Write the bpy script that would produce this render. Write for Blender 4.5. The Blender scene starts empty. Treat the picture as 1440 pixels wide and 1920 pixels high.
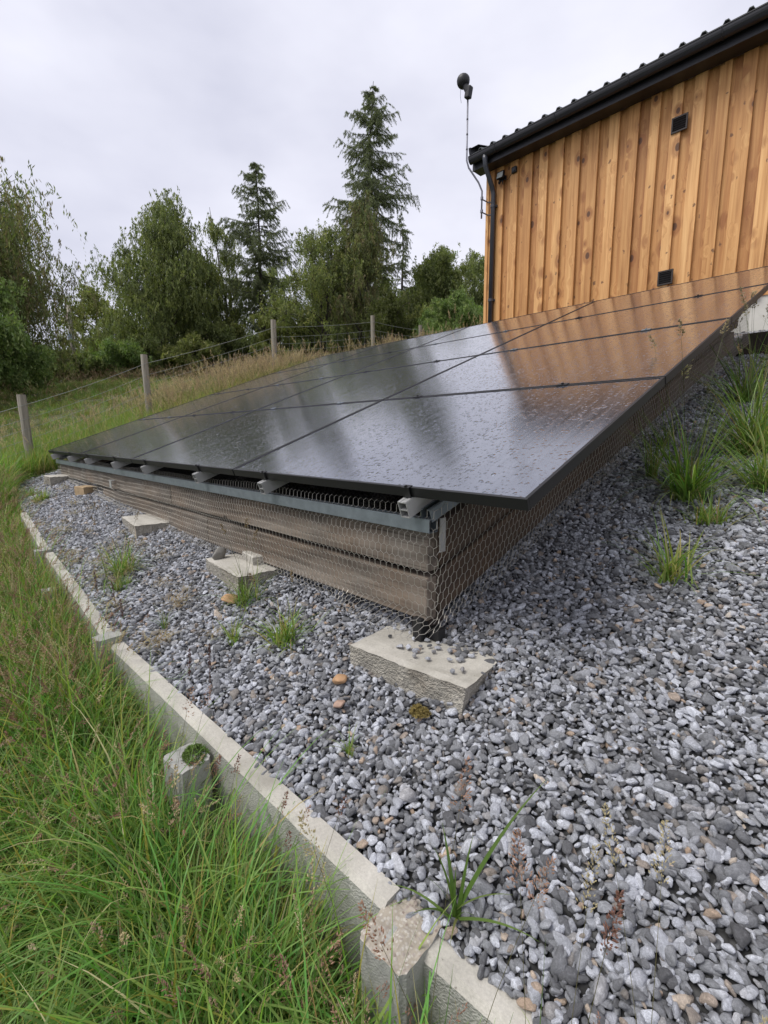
import bpy, bmesh, math, random
import numpy as np
from mathutils import Vector, Matrix, noise as mnoise
R = math.radians
C = bpy.context.scene.collection
SC = bpy.context.scene
rnd = random.Random(7)
nr = np.random.default_rng(11)

# ---------------------------------------------------------------- camera
cd = bpy.data.cameras.new('camera'); cam = bpy.data.objects.new('camera', cd); C.objects.link(cam)
cd.sensor_fit = 'VERTICAL'; cd.sensor_height = 36.0; cd.lens = 880.735/1920*36
cd.clip_start = 0.02; cd.clip_end = 500
_r = [(0.69680699,0.71719966,-0.00920128), (0.11214734,-0.12161125,-0.98622192), (-0.70843701,0.68617443,-0.1651716)]
m = Matrix(((_r[0][0], -_r[1][0], -_r[2][0], 0.6174), (_r[0][1], -_r[1][1], -_r[2][1], -1.1210),
            (_r[0][2], -_r[1][2], -_r[2][2], 0.1749), (0, 0, 0, 1)))
cam.matrix_world = m
SC.camera = cam

# ---------------------------------------------------------------- world (bright overcast) and soft sun
W = bpy.data.worlds.new("World"); SC.world = W; W.use_nodes = True
nt = W.node_tree; nt.nodes.clear()
SUN_EL, SUN_AZ = 58, 205
def wn(t, **k):
    n = nt.nodes.new(t)
    for a, b in k.items(): setattr(n, a, b)
    return n
out = wn('ShaderNodeOutputWorld'); bg = wn('ShaderNodeBackground'); bg.inputs['Strength'].default_value = 0.1
sky = wn('ShaderNodeTexSky', sky_type='NISHITA'); sky.sun_disc = False
sky.sun_elevation = R(SUN_EL); sky.sun_rotation = R(SUN_AZ); sky.air_density = 1.0; sky.dust_density = 3.0
tc = wn('ShaderNodeTexCoord'); mp = wn('ShaderNodeMapping'); mp.inputs['Scale'].default_value = (1, 1, 2.2)
nz = wn('ShaderNodeTexNoise'); nz.inputs['Scale'].default_value = 1.7; nz.inputs['Detail'].default_value = 5; nz.inputs['Roughness'].default_value = .5
rp = wn('ShaderNodeValToRGB')
rp.color_ramp.elements[0].position = .30; rp.color_ramp.elements[0].color = (5.1, 5.2, 6.3, 1)
rp.color_ramp.elements[1].position = .68; rp.color_ramp.elements[1].color = (8.3, 8.3, 9.2, 1)
mx = wn('ShaderNodeMix', data_type='RGBA'); mx.inputs[0].default_value = .93
L = nt.links.new
L(tc.outputs['Generated'], mp.inputs[0]); L(mp.outputs[0], nz.inputs['Vector']); L(nz.outputs['Fac'], rp.inputs[0])
L(sky.outputs[0], mx.inputs[6]); L(rp.outputs[0], mx.inputs[7]); L(mx.outputs[2], bg.inputs['Color']); L(bg.outputs[0], out.inputs[0])
sl = bpy.data.lights.new('sun', 'SUN'); sl.energy = 2.2; sl.angle = R(32); sl.color = (1, .97, .92)
sun = bpy.data.objects.new('sun', sl); C.objects.link(sun)
# light from behind the camera, high up
az = R(SUN_AZ)
sdir = Vector((math.sin(az)*math.cos(R(SUN_EL)), math.cos(az)*math.cos(R(SUN_EL)), math.sin(R(SUN_EL))))
sun.rotation_euler = (-sdir).to_track_quat('-Z', 'Y').to_euler()
SC.view_settings.view_transform = 'Standard'; SC.view_settings.look = 'None'
SC.view_settings.exposure = 0.32; SC.view_settings.gamma = 1
SC.render.engine = 'CYCLES'
SC.cycles.max_bounces = 6; SC.cycles.diffuse_bounces = 3; SC.cycles.glossy_bounces = 3; SC.cycles.transmission_bounces = 4
SC.cycles.transparent_max_bounces = 6; SC.cycles.caustics_reflective = False; SC.cycles.caustics_refractive = False

# ---------------------------------------------------------------- helpers
def tag(o, label=None, cat=None, group=None, kind=None):
    if label: o['label'] = label
    if cat: o['category'] = cat
    if group: o['group'] = group
    if kind: o['kind'] = kind
    return o
def empty(name, loc=(0,0,0), rz=0):
    o = bpy.data.objects.new(name, None); C.objects.link(o); o.location = loc; o.rotation_euler = (0,0,rz)
    o.empty_display_size = .1
    return o
class MB:
    def __init__(s): s.v = []; s.f = []; s.c = []; s.mi = []; s.cur = 0; s.col = None
    def add(s, vs, fs, col=None):
        b = len(s.v); s.v.extend([tuple(x) for x in vs])
        for f in fs:
            s.f.append(tuple(i+b for i in f)); s.mi.append(s.cur)
            s.c.append(col if col is not None else s.col)
    def box(s, c, size, M=None, col=None):
        hx, hy, hz = size[0]/2, size[1]/2, size[2]/2
        vs = [Vector((x*hx, y*hy, z*hz)) for x in (-1,1) for y in (-1,1) for z in (-1,1)]
        if M is not None: vs = [M @ v for v in vs]
        c = Vector(c); vs = [v+c for v in vs]
        s.add(vs, [(0,1,3,2),(4,6,7,5),(0,4,5,1),(2,3,7,6),(0,2,6,4),(1,5,7,3)], col)
    def tube(s, pts, r, n=8, col=None, cap=True):
        pts = [Vector(p) for p in pts]; rs = r if isinstance(r, (list, tuple)) else [r]*len(pts)
        vs = []; up = None
        for i, p in enumerate(pts):
            d = (pts[min(i+1, len(pts)-1)] - pts[max(i-1, 0)]).normalized()
            if up is None:
                up = Vector((0,0,1)) if abs(d.z) < .9 else Vector((1,0,0))
            a = d.cross(up)
            if a.length < 1e-5: a = d.orthogonal()
            a.normalize(); b = a.cross(d); up = b
            for k in range(n):
                t = 2*math.pi*k/n; vs.append(p + (a*math.cos(t) + b*math.sin(t))*rs[i])
        fs = []
        for i in range(len(pts)-1):
            for k in range(n):
                k2 = (k+1) % n
                fs.append((i*n+k, i*n+k2, (i+1)*n+k2, (i+1)*n+k))
        if cap: fs.append(tuple(range(n-1, -1, -1))); fs.append(tuple(range((len(pts)-1)*n, len(pts)*n)))
        s.add(vs, fs, col)
    def build(s, name, mats, parent=None, smooth=False, bevel=0, coll=None):
        me = bpy.data.meshes.new(name); me.from_pydata(s.v, [], s.f)
        if not isinstance(mats, (list, tuple)): mats = [mats]
        for mt in mats: me.materials.append(mt)
        if len(mats) > 1: me.polygons.foreach_set('material_index', s.mi)
        if any(c is not None for c in s.c):
            at = me.attributes.new('tint', 'FLOAT_COLOR', 'FACE')
            arr = np.array([(c if c is not None else (1,1,1)) + (1,) for c in s.c], dtype=np.float32).ravel()
            at.data.foreach_set('color', arr)
        if smooth: me.polygons.foreach_set('use_smooth', [True]*len(me.polygons))
        me.update()
        o = bpy.data.objects.new(name, me); (coll or C).objects.link(o)
        if parent is not None: o.parent = parent
        if bevel:
            b = o.modifiers.new('bevel', 'BEVEL'); b.width = bevel; b.segments = 2; b.limit_method = 'ANGLE'; b.angle_limit = R(40)
        return o
def npmesh(name, V, F, mat, parent=None, smooth=False, tint=None, coll=None, uv=None):
    """V (n,3), F (m,k) numpy; tint (m,3)"""
    me = bpy.data.meshes.new(name); k = F.shape[1]
    me.vertices.add(len(V)); me.vertices.foreach_set('co', V.astype(np.float32).ravel())
    me.loops.add(F.size); me.loops.foreach_set('vertex_index', F.astype(np.int32).ravel())
    me.polygons.add(len(F)); me.polygons.foreach_set('loop_start', np.arange(0, F.size, k, dtype=np.int32))
    me.update(calc_edges=True)
    if smooth: me.polygons.foreach_set('use_smooth', np.ones(len(F), dtype=bool))
    me.materials.append(mat)
    if tint is not None:
        at = me.attributes.new('tint', 'FLOAT_COLOR', 'FACE')
        at.data.foreach_set('color', np.concatenate([tint, np.ones((len(tint),1))], 1).astype(np.float32).ravel())
    me.validate()
    o = bpy.data.objects.new(name, me); (coll or C).objects.link(o)
    if parent is not None: o.parent = parent
    return o

# ---------------------------------------------------------------- materials
MT = {}
class NT:
    def __init__(s, name):
        s.m = bpy.data.materials.new(name); s.m.use_nodes = True; s.t = s.m.node_tree; s.t.nodes.clear()
        s.o = s.t.nodes.new('ShaderNodeOutputMaterial'); MT[name] = s.m
    def n(s, t, ins=None, **k):
        n = s.t.nodes.new(t)
        for a, b in k.items(): setattr(n, a, b)
        for a, b in (ins or {}).items():
            if isinstance(b, bpy.types.NodeSocket): s.t.links.new(b, n.inputs[a])
            else: n.inputs[a].default_value = b
        return n
    def link(s, a, b): s.t.links.new(a, b)
    def ramp(s, fac, stops, interp='LINEAR'):
        n = s.t.nodes.new('ShaderNodeValToRGB'); r = n.color_ramp; r.interpolation = interp
        while len(r.elements) < len(stops): r.elements.new(.5)
        for e, (p, c) in zip(r.elements, stops):
            e.position = p; e.color = (c if isinstance(c, tuple) else (c,c,c)) + (1,)
        s.link(fac, n.inputs[0]); return n.outputs[0]
    def coord(s, scale=(1,1,1), kind='Object', rot=(0,0,0)):
        t = s.n('ShaderNodeTexCoord'); mp = s.n('ShaderNodeMapping', {0: t.outputs[kind]})
        mp.inputs['Scale'].default_value = scale; mp.inputs['Rotation'].default_value = rot
        return mp.outputs[0]
    def noise(s, vec, scale, detail=4, rough=.5, dist=0):
        return s.n('ShaderNodeTexNoise', {'Vector': vec, 'Scale': scale, 'Detail': detail, 'Roughness': rough, 'Distortion': dist}).outputs['Fac']
    def mix(s, f, a, b, blend='MIX'):
        n = s.n('ShaderNodeMix', data_type='RGBA', blend_type=blend)
        for i, v in ((0, f), (6, a), (7, b)):
            if isinstance(v, bpy.types.NodeSocket): s.link(v, n.inputs[i])
            else: n.inputs[i].default_value = v if i == 0 else tuple(v) + ((1,) if len(v) == 3 else ())
        return n.outputs[2]
    def math(s, op, a, b=None, c=None, clamp=False):
        n = s.n('ShaderNodeMath', operation=op); n.use_clamp = clamp
        for i, v in enumerate((a, b, c)):
            if v is None: continue
            if isinstance(v, bpy.types.NodeSocket): s.link(v, n.inputs[i])
            else: n.inputs[i].default_value = v
        return n.outputs[0]
    def bump(s, h, strength=.5, dist=.01, normal=None):
        i = {'Height': h, 'Strength': strength, 'Distance': dist}
        if normal is not None: i['Normal'] = normal
        return s.n('ShaderNodeBump', i).outputs[0]
    def pbsdf(s, **k):
        n = s.t.nodes.new('ShaderNodeBsdfPrincipled')
        for a, b in k.items():
            a = a.replace('_', ' ')
            if isinstance(b, bpy.types.NodeSocket): s.link(b, n.inputs[a])
            else: n.inputs[a].default_value = (tuple(b)+(1,)) if isinstance(b, tuple) and len(b) == 3 else b
        s.link(n.outputs[0], s.o.inputs[0]); return n
    def tint(s):
        return s.n('ShaderNodeAttribute', attribute_name='tint').outputs['Color']

def simple(name, col, rough=.6, metal=0, nscale=20, var=.25, bumpd=0.002, bs=.3):
    a = NT(name); co = a.coord()
    n = a.noise(co, nscale, 6, .6)
    c = a.mix(n, tuple(x*(1-var) for x in col), tuple(min(1, x*(1+var)) for x in col))
    a.pbsdf(Base_Color=c, Roughness=rough, Metallic=metal, Normal=a.bump(a.noise(co, nscale*4, 4), bs, bumpd))
    return a.m
# foliage materials: colour from the mesh's tint
def foliage(name, transl=.35, rough=.55, spec=.25):
    a = NT(name); t = a.tint()
    p = a.pbsdf(Base_Color=t, Roughness=rough); p.inputs['Specular IOR Level'].default_value = spec
    tr = a.n('ShaderNodeBsdfTranslucent', {'Color': a.mix(1.0, t, (1.0, 1.2, .5), 'MULTIPLY')})
    ms = a.n('ShaderNodeMixShader', {0: transl, 1: p.outputs[0], 2: tr.outputs[0]}); a.link(ms.outputs[0], a.o.inputs[0])
    return a.m
foliage('leaf', .42); foliage('blade', .4, .45, .35)
def mk_bark(name, c1, c2, sc=12):
    a = NT(name); co = a.coord((1,1,.25)); n = a.noise(co, sc, 8, .65)
    a.pbsdf(Base_Color=a.ramp(n, [(.3, c1), (.7, c2)]), Roughness=.9, Normal=a.bump(n, .8, .03)); return a.m
mk_bark('bark_dark', (.022,.018,.015), (.075,.062,.05)); mk_bark('bark_grey', (.06,.055,.05), (.22,.2,.18))
# ground soil
a = NT('soil'); co = a.coord(); n = a.noise(co, .9, 8, .65); n2 = a.noise(co, 9, 6, .7)
c = a.ramp(n, [(.3, (.035,.05,.018)), (.48, (.07,.085,.028)), (.62, (.10,.095,.04)), (.8, (.13,.08,.045))])
c = a.mix(.6, c, a.ramp(n2, [(.3, (.45,.45,.4)), (.7, (1.3,1.3,1.2))]), 'MULTIPLY')
a.pbsdf(Base_Color=c, Roughness=.95, Normal=a.bump(n2, .8, .05))
# gravel bed (between the stones)
a = NT('gravel_bed'); co = a.coord(); v = a.n('ShaderNodeTexVoronoi', {'Vector': co, 'Scale': 55.0})
c = a.mix(1.0, a.ramp(v.outputs['Color'], [(.0, .03), (1., .14)]), a.ramp(v.outputs['Distance'], [(.2, 1.0), (.7, .3)]), 'MULTIPLY')
a.pbsdf(Base_Color=c, Roughness=.95, Normal=a.bump(a.math('SUBTRACT', 1.0, v.outputs['Distance']), 1, .01))
# stones
a = NT('gravel_stone'); oi = a.n('ShaderNodeObjectInfo'); co = a.coord()
rn = oi.outputs['Random']
r2 = a.math('FRACT', a.math('MULTIPLY', rn, 37.7))
base = a.ramp(rn, [(0, (.10,.10,.105)), (.14, (.17,.173,.182)), (.33, (.26,.266,.28)), (.52, (.38,.39,.415)), (.70, (.47,.485,.53)), (.85, (.64,.66,.71)), (.945, (.24,.22,.20)), (.975, (.36,.30,.25)), (.99, (.5,.36,.25)), (1.0, (.62,.57,.50))])
add = a.n('ShaderNodeVectorMath', {0: co}, operation='ADD')
cb = a.n('ShaderNodeCombineXYZ', {0: a.math('MULTIPLY', rn, 80.0), 1: a.math('MULTIPLY', r2, 50.0)}); a.link(cb.outputs[0], add.inputs[1])
vn = a.noise(add.outputs[0], 1.7, 8, .7, 1.2); vn2 = a.noise(add.outputs[0], 7, 6, .7)
c = a.mix(.85, base, a.ramp(vn, [(.3, .55), (.5, .95), (.60, 1.25), (.70, 1.9)]), 'MULTIPLY')
c = a.mix(.5, c, a.ramp(vn2, [(.3, .6), (.7, 1.4)]), 'MULTIPLY')
a.pbsdf(Base_Color=c, Roughness=a.ramp(r2, [(0, .45), (1, .8)]), Normal=a.bump(vn2, .5, .12))
# concretes
def concrete(name, c1, c2, rough_amt, stains=None):
    a = NT(name); co = a.coord(); n = a.noise(co, 6, 8, .65); g = a.noise(co, 160, 4, .7); v = a.n('ShaderNodeTexVoronoi', {'Vector': co, 'Scale': 210.0})
    c = a.ramp(n, [(.3, c1), (.7, c2)])
    c = a.mix(.35, c, a.ramp(g, [(.3, .6), (.7, 1.35)]), 'MULTIPLY')
    pit = a.ramp(a.noise(co, 70, 3, .5), [(.69, 0.0), (.74, 1.0)])
    c = a.mix(a.math('MULTIPLY', pit, .6), c, (.09,.075,.06))
    if stains: c = a.mix(a.ramp(a.noise(co, 3.2, 5, .6), [(.55, 0.0), (.72, .7)]), c, stains)
    v2 = a.n('ShaderNodeTexVoronoi', {'Vector': co, 'Scale': 70.0}); h = a.math('ADD', a.math('ADD', a.math('MULTIPLY', v.outputs['Distance'], rough_amt), a.math('MULTIPLY', v2.outputs['Distance'], -rough_amt*1.6 if rough_amt > 1.4 else 0.0)), a.math('MULTIPLY', g, .5))
    a.pbsdf(Base_Color=c, Roughness=.88, Normal=a.bump(h, .6, .009 if rough_amt > 1.4 else .004)); return a.m
concrete('concrete_pale', (.44,.39,.30), (.60,.54,.43), .3, (.25,.20,.13))
concrete('concrete_rough', (.30,.28,.235), (.46,.43,.37), 1.6, (.13,.095,.06))
concrete('concrete_top', (.37,.35,.305), (.53,.505,.445), .2, (.22,.205,.165))
concrete('concrete_face', (.34,.335,.30), (.46,.455,.41), 1.2, (.20,.20,.16))
concrete('concrete_post', (.30,.30,.28), (.42,.41,.37), .5, (.20,.19,.16))
# exposed aggregate
a = NT('aggregate'); co = a.coord(); v = a.n('ShaderNodeTexVoronoi', {'Vector': co, 'Scale': 150.0})
c = a.ramp(v.outputs['Color'], [(0, (.20,.15,.12)), (.3, (.34,.30,.26)), (.6, (.42,.39,.33)), (1, (.52,.49,.43))])
c = a.mix(a.ramp(v.outputs['Distance'], [(.35, 0.0), (.6, 1.0)]), c, (.34,.30,.24))
a.pbsdf(Base_Color=c, Roughness=.85, Normal=a.bump(v.outputs['Distance'], .6, -.002))
# building cladding: larch boards, colour from a per-board tint
a = NT('cladding'); t = a.n('ShaderNodeAttribute', attribute_name='tint'); sp = a.n('ShaderNodeSeparateColor', {0: t.outputs['Color']})
tcn = a.n('ShaderNodeTexCoord'); off = a.n('ShaderNodeCombineXYZ', {0: a.math('MULTIPLY', sp.outputs[0], 40.0), 1: a.math('MULTIPLY', sp.outputs[1], 17.0), 2: a.math('MULTIPLY', sp.outputs[0], 60.0)})
ad = a.n('ShaderNodeVectorMath', {0: tcn.outputs['Object'], 1: off.outputs[0]}, operation='ADD')
mpk = a.n('ShaderNodeMapping', {0: ad.outputs[0]}); mpk.inputs['Scale'].default_value = (1, 1, .62)
vk = a.n('ShaderNodeTexVoronoi', {'Vector': mpk.outputs[0], 'Scale': 6.5, 'Randomness': 1.0})
knotd = vk.outputs['Distance']
kmask = a.ramp(sp.outputs[1], [(0, 1.0), (1, 1.0)])
mg = a.n('ShaderNodeMapping', {0: ad.outputs[0]}); mg.inputs['Scale'].default_value = (26, 26, .9)
warp = a.math('MULTIPLY', a.ramp(knotd, [(0, 1.0), (.45, 0.0)]), 1.6)
wv = a.n('ShaderNodeVectorMath', {0: mg.outputs[0], 1: a.n('ShaderNodeCombineXYZ', {0: warp, 1: warp, 2: 0.0}).outputs[0]}, operation='ADD')
gr = a.noise(wv.outputs[0], 1.0, 7, .6, .6)
mg2 = a.n('ShaderNodeMapping', {0: ad.outputs[0]}); mg2.inputs['Scale'].default_value = (4, 4, .8)
br = a.noise(mg2.outputs[0], 1.3, 3, .5)
c = a.ramp(gr, [(.28, (.40,.175,.052)), (.47, (.58,.29,.098)), (.70, (.75,.43,.165))])
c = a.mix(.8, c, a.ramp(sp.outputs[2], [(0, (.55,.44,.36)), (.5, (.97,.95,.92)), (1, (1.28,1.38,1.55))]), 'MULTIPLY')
c = a.mix(.55, c, a.ramp(br, [(.3, (.68,.6,.52)), (.65, (1.15,1.15,1.15))]), 'MULTIPLY')
kn = a.n('ShaderNodeSeparateColor', {0: vk.outputs['Color']})
ksz = a.math('MULTIPLY_ADD', kn.outputs[0], .26, -.04)
kf = a.math('MULTIPLY', a.math('SUBTRACT', ksz, knotd), 24.0, clamp=True)
kh = a.math('MULTIPLY', a.math('SUBTRACT', a.math('MULTIPLY', ksz, 2.6), knotd), 6.0, clamp=True)
wob = a.n('ShaderNodeVectorMath', {0: ad.outputs[0], 1: a.n('ShaderNodeVectorMath', {0: a.n('ShaderNodeTexNoise', {'Vector': ad.outputs[0], 'Scale': 30.0, 'Detail': 3.0}).outputs['Color'], 3: .05}, operation='SCALE').outputs[0]}, operation='ADD')
mps = a.n('ShaderNodeMapping', {0: wob.outputs[0]}); mps.inputs['Scale'].default_value = (1.1, 1.1, .62)
vs2 = a.n('ShaderNodeTexVoronoi', {'Vector': mps.outputs[0], 'Scale': 12.0}); ks2 = a.n('ShaderNodeSeparateColor', {0: vs2.outputs['Color']})
kf2 = a.math('MULTIPLY', a.math('SUBTRACT', a.math('MULTIPLY_ADD', ks2.outputs[0], (.5), -.24), vs2.outputs['Distance']), 12.0, clamp=True)
c = a.mix(a.math('MULTIPLY', kf2, .8), c, (.11,.045,.02))
c = a.mix(a.math('MULTIPLY', kh, .6), c, (.30,.105,.028)); c = a.mix(a.math('MULTIPLY', kf, .88), c, (.085,.035,.016))
a.pbsdf(Base_Color=c, Roughness=.6, Normal=a.bump(gr, .35, .004))
# weathered sleepers
a = NT('sleeper_timber'); co = a.coord((1.6, 15, 20)); n = a.noise(co, 1.0, 9, .68, .5); co2 = a.coord(); b = a.noise(co2, 2.2, 5, .6)
vk = a.n('ShaderNodeTexVoronoi', {'Vector': a.coord((4, 9, 9)), 'Scale': 1.0})
c = a.ramp(n, [(.25, (.06,.043,.03)), (.5, (.16,.115,.08)), (.75, (.31,.235,.17))])
c = a.mix(a.ramp(b, [(.35, 0.0), (.62, .85)]), c, a.ramp(n, [(.3, (.085,.072,.06)), (.7, (.29,.255,.215))]))
c = a.mix(a.ramp(vk.outputs['Distance'], [(.06, .9), (.11, 0.0)]), c, (.03,.02,.015))
c = a.mix(.75, c, a.ramp(a.noise(a.coord((1.1, 5, 5)), 2.6, 6, .65), [(.34, .45), (.5, 1.0), (.68, 1.25)]), 'MULTIPLY')
cr = a.ramp(a.noise(a.coord((1.2, 75, 75)), 1, 3, .5), [(.33, 1.0), (.39, 0.0)])
c = a.mix(a.math('MULTIPLY', cr, .6), c, (.04,.03,.022))
a.pbsdf(Base_Color=c, Roughness=.85, Normal=a.bump(n, .7, .006))
a = NT('sleeper_brown_shaded'); co = a.coord((3, 40, 40)); n = a.noise(co, 1.0, 8, .65, .8)  # browner side boards, with the panel overhang's shade darkened into the colour
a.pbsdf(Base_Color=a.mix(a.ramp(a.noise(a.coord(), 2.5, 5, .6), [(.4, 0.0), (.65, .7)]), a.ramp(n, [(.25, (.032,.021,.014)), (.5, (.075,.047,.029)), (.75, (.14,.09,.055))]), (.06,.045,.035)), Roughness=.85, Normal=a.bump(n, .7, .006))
a = NT('old_post_wood'); co = a.coord((30, 30, 2)); n = a.noise(co, 1, 8, .6, .5)
a.pbsdf(Base_Color=a.ramp(n, [(.3, (.16,.14,.11)), (.7, (.36,.33,.27))]), Roughness=.9, Normal=a.bump(n, .6, .006))
simple('wood_block', (.36,.26,.15), .8, 0, 14, .4)
# solar glass (tilted local frame: object coords x along the array, y up the slope)
a = NT('solar_glass'); tcn = a.n('ShaderNodeTexCoord'); ob = tcn.outputs['Object']; sx = a.n('ShaderNodeSeparateXYZ', {0: ob})
ln = a.math('ABSOLUTE', a.math('SUBTRACT', a.math('FRACT', a.math('MULTIPLY', sx.outputs[1], 125.0)), .5))
lines = a.ramp(ln, [(.40, 0.0), (.48, 1.0)])
bb = a.math('ABSOLUTE', a.math('SUBTRACT', a.math('FRACT', a.math('MULTIPLY', sx.outputs[0], 6.1)), .5))
bl = a.ramp(bb, [(.493, 0.0), (.497, 1.0)])
dirt = a.noise(a.n('ShaderNodeMapping', {0: ob, 3: (14, 1.1, 1)}).outputs[0], 1.0, 7, .65, .3)
dirt2 = a.noise(ob, 2.2, 5, .6)
c = a.mix(lines, (.020,.020,.024), (.036,.035,.042)); c = a.mix(a.math('MULTIPLY', bl, .35), c, (.10,.10,.11))
c = a.mix(a.math('MULTIPLY', a.ramp(dirt, [(.38, 0.0), (.70, 1.0)]), .20), c, (.20,.21,.24))
# rain drops
mpd = a.n('ShaderNodeMapping', {0: ob}); mpd.inputs['Scale'].default_value = (1.0, .8, 1)
dw = a.n('ShaderNodeVectorMath', {0: mpd.outputs[0], 1: a.n('ShaderNodeVectorMath', {0: a.n('ShaderNodeTexNoise', {'Vector': ob, 'Scale': 60.0}).outputs['Color'], 3: .012}, operation='SCALE').outputs[0]}, operation='ADD')
vd = a.n('ShaderNodeTexVoronoi', {'Vector': dw.outputs[0], 'Scale': 66.0}, feature='SMOOTH_F1'); vd.inputs['Smoothness'].default_value = .3
vc = a.n('ShaderNodeSeparateColor', {0: vd.outputs['Color']})
drop = a.math('MULTIPLY', a.math('SUBTRACT', a.math('MULTIPLY_ADD', vc.outputs[0], .50, -.01), vd.outputs['Distance']), 4.0, clamp=True)
vd2 = a.n('ShaderNodeTexVoronoi', {'Vector': dw.outputs[0], 'Scale': 150.0})
vc2 = a.n('ShaderNodeSeparateColor', {0: vd2.outputs['Color']})
drop2 = a.math('MULTIPLY', a.math('SUBTRACT', a.math('MULTIPLY_ADD', vc2.outputs[0], .5, -.12), vd2.outputs['Distance']), 3.0, clamp=True)
hh = a.math('ADD', drop, a.math('MULTIPLY', drop2, .4))
wet = a.noise(a.n('ShaderNodeMapping', {0: ob, 3: (22, 1.3, 1)}).outputs[0], 1.3, 6, .6, .4)
rough = a.ramp(wet, [(.30, .07), (.50, .15), (.72, .25)])
nrm = a.bump(a.math('ADD', hh, a.math('MULTIPLY', wet, .35)), .6, .0030)
p = a.pbsdf(Base_Color=c, Roughness=rough, Normal=nrm, IOR=2.8)
p.inputs['Specular Tint'].default_value = (.76, .83, 1.0, 1); p.inputs['Coat Weight'].default_value = 1.0; p.inputs['Coat Roughness'].default_value = .14; p.inputs['Coat IOR'].default_value = 1.7
a.link(nrm, p.inputs['Coat Normal'])
simple('black_frame', (.006,.006,.007), .48, 0, 30, .3, .001, .1)
simple('aluminium', (.50,.50,.49), .40, .5, 40, .15, .001, .15)
simple('galvanised', (.24,.275,.30), .45, .7, 26, .35, .001, .2)
simple('wire', (.36,.34,.30), .5, .7, 60, .3)
simple('fence_wire_metal', (.30,.31,.29), .55, .5, 40, .3)
simple('gutter_plastic', (.018,.018,.022), .38, 0, 10, .3, .001, .1)
simple('pipe_plastic', (.05,.055,.068), .35, 0, 10, .3, .001, .1)
simple('roof_sheet', (.035,.045,.045), .5, 0, 10, .3, .001, .1)
simple('dark_metal', (.01,.01,.011), .5, 0, 20, .3)
simple('pole_steel', (.22,.22,.25), .45, .6, 30, .25)
simple('render_white', (.62,.60,.54), .85, 0, 8, .15, .003, .4)
simple('vent_brown', (.028,.018,.014), .55, 0, 20, .2)
simple('lamp_glass', (.42,.44,.42), .25, 0, 20, .2)
simple('dark_timber', (.05,.036,.028), .85, 0, 12, .4, .005, .6)
simple('pebble_tan', (.42,.25,.13), .7, 0, 60, .35, .003, .5)
simple('pebble_grey', (.21,.20,.18), .75, 0, 60, .3, .003, .5)
simple('pebble_pink', (.36,.24,.18), .7, 0, 60, .3, .003, .5)
simple('moss', (.30,.23,.07), .95, 0, 90, .6, .01, 1)
simple('green_moss', (.13,.22,.035), .95, 0, 90, .6, .01, 1)
simple('porcelain', (.30,.24,.2), .3)

# ---------------------------------------------------------------- terrain
def kerb_y(x):
    P = [(-9,-.45), (-7.2,-.25), (-6.5,-.42), (-5.05,-.51), (-3.42,-.575), (-1.66,-.615), (.075,-.535), (1.8,-.43), (4,-.3)]
    if x <= P[0][0]: return P[0][1]
    for (x0,y0),(x1,y1) in zip(P, P[1:]):
        if x <= x1: return y0+(y1-y0)*(x-x0)/(x1-x0)
    return P[-1][1]
def zg(x, y): return -.64 + (.335*y if y > 0 else .3*y) - (.045*x if x < 0 else 0)
def sst(a, b, x): t = min(1, max(0, (x-a)/(b-a))); return t*t*(3-2*t)
def terr(x, y):
    k = kerb_y(x); d = sst(-6.6, -5.0, x)
    if y > k: n = zg(x, min(y, 4.5)) + .18*max(0, y-4.5) if (x < -4.3 or y > 6) else zg(x, y)
    else:
        dy = k-y; n = zg(x, k) - .27*d - (.22*min(dy, 4) + .05*max(0, dy-4))
    far = .13*y - .05*x + .55
    w = sst(8, 19, math.hypot(x+2, y-2)) if y > -3 else sst(8, 19, math.hypot(x+2, y-2))*sst(-16, -3, y)
    z = n*(1-w) + far*w
    r = math.hypot(x, y)
    if r > 9: z += .5*sst(9, 25, r)*mnoise.noise(Vector((x*.13, y*.13, 3.1)))
    if r > 48: z -= (r-48)*.12
    if r > 5 and (x < -7.3): z += .05*mnoise.noise(Vector((x*1.4, y*1.4, 0)))
    return z
def in_gravel(x, y): return -6.95 < x < 1.75 and kerb_y(x)-.02 < y < 5.55
xs = sorted(set([round(v, 3) for v in list(np.arange(-9, 3.01, .15)) + list(np.arange(-30, -9, .7)) + list(np.arange(-110, -30, 4.)) + list(np.arange(3.2, 12, 1.)) + list(np.arange(12, 70, 5.))]))
ys = sorted(set([round(v, 3) for v in list(np.arange(-3, 6.01, .15)) + list(np.arange(-14, -3, .8)) + list(np.arange(-60, -14, 5.)) + list(np.arange(6.3, 32, .7)) + list(np.arange(32, 110, 4.))]))
V = []; 
for y in ys:
    for x in xs:
        z = terr(x, y)
        if -6.95 < x < 1.9 and kerb_y(x)-.12 < y < 5.7: z = min(z, zg(x, y)-.07)
        V.append((x, y, z))
nx = len(xs); F = [(j*nx+i, j*nx+i+1, (j+1)*nx+i+1, (j+1)*nx+i) for j in range(len(ys)-1) for i in range(nx-1)]
tag(npmesh('ground', np.array(V), np.array(F), MT['soil'], smooth=True), kind='structure')
# gravel bed sheet
gx = np.arange(-7.0, 1.81, .1); V = []; ny = 62
for x in gx:
    y0 = kerb_y(x)+.0; 
    for j in range(ny):
        y = y0 + (5.6-y0)*j/(ny-1); V.append((x, y, zg(x, y) - .012 - .03*math.exp(-((x+.3)**2/.05+(y+.15)**2/.02))))
F = [(i*ny+j, (i+1)*ny+j, (i+1)*ny+j+1, i*ny+j+1) for i in range(len(gx)-1) for j in range(ny-1)]
tag(npmesh('gravel_ground', np.array(V), np.array(F), MT['gravel_bed'], smooth=True), kind='structure')

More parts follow.
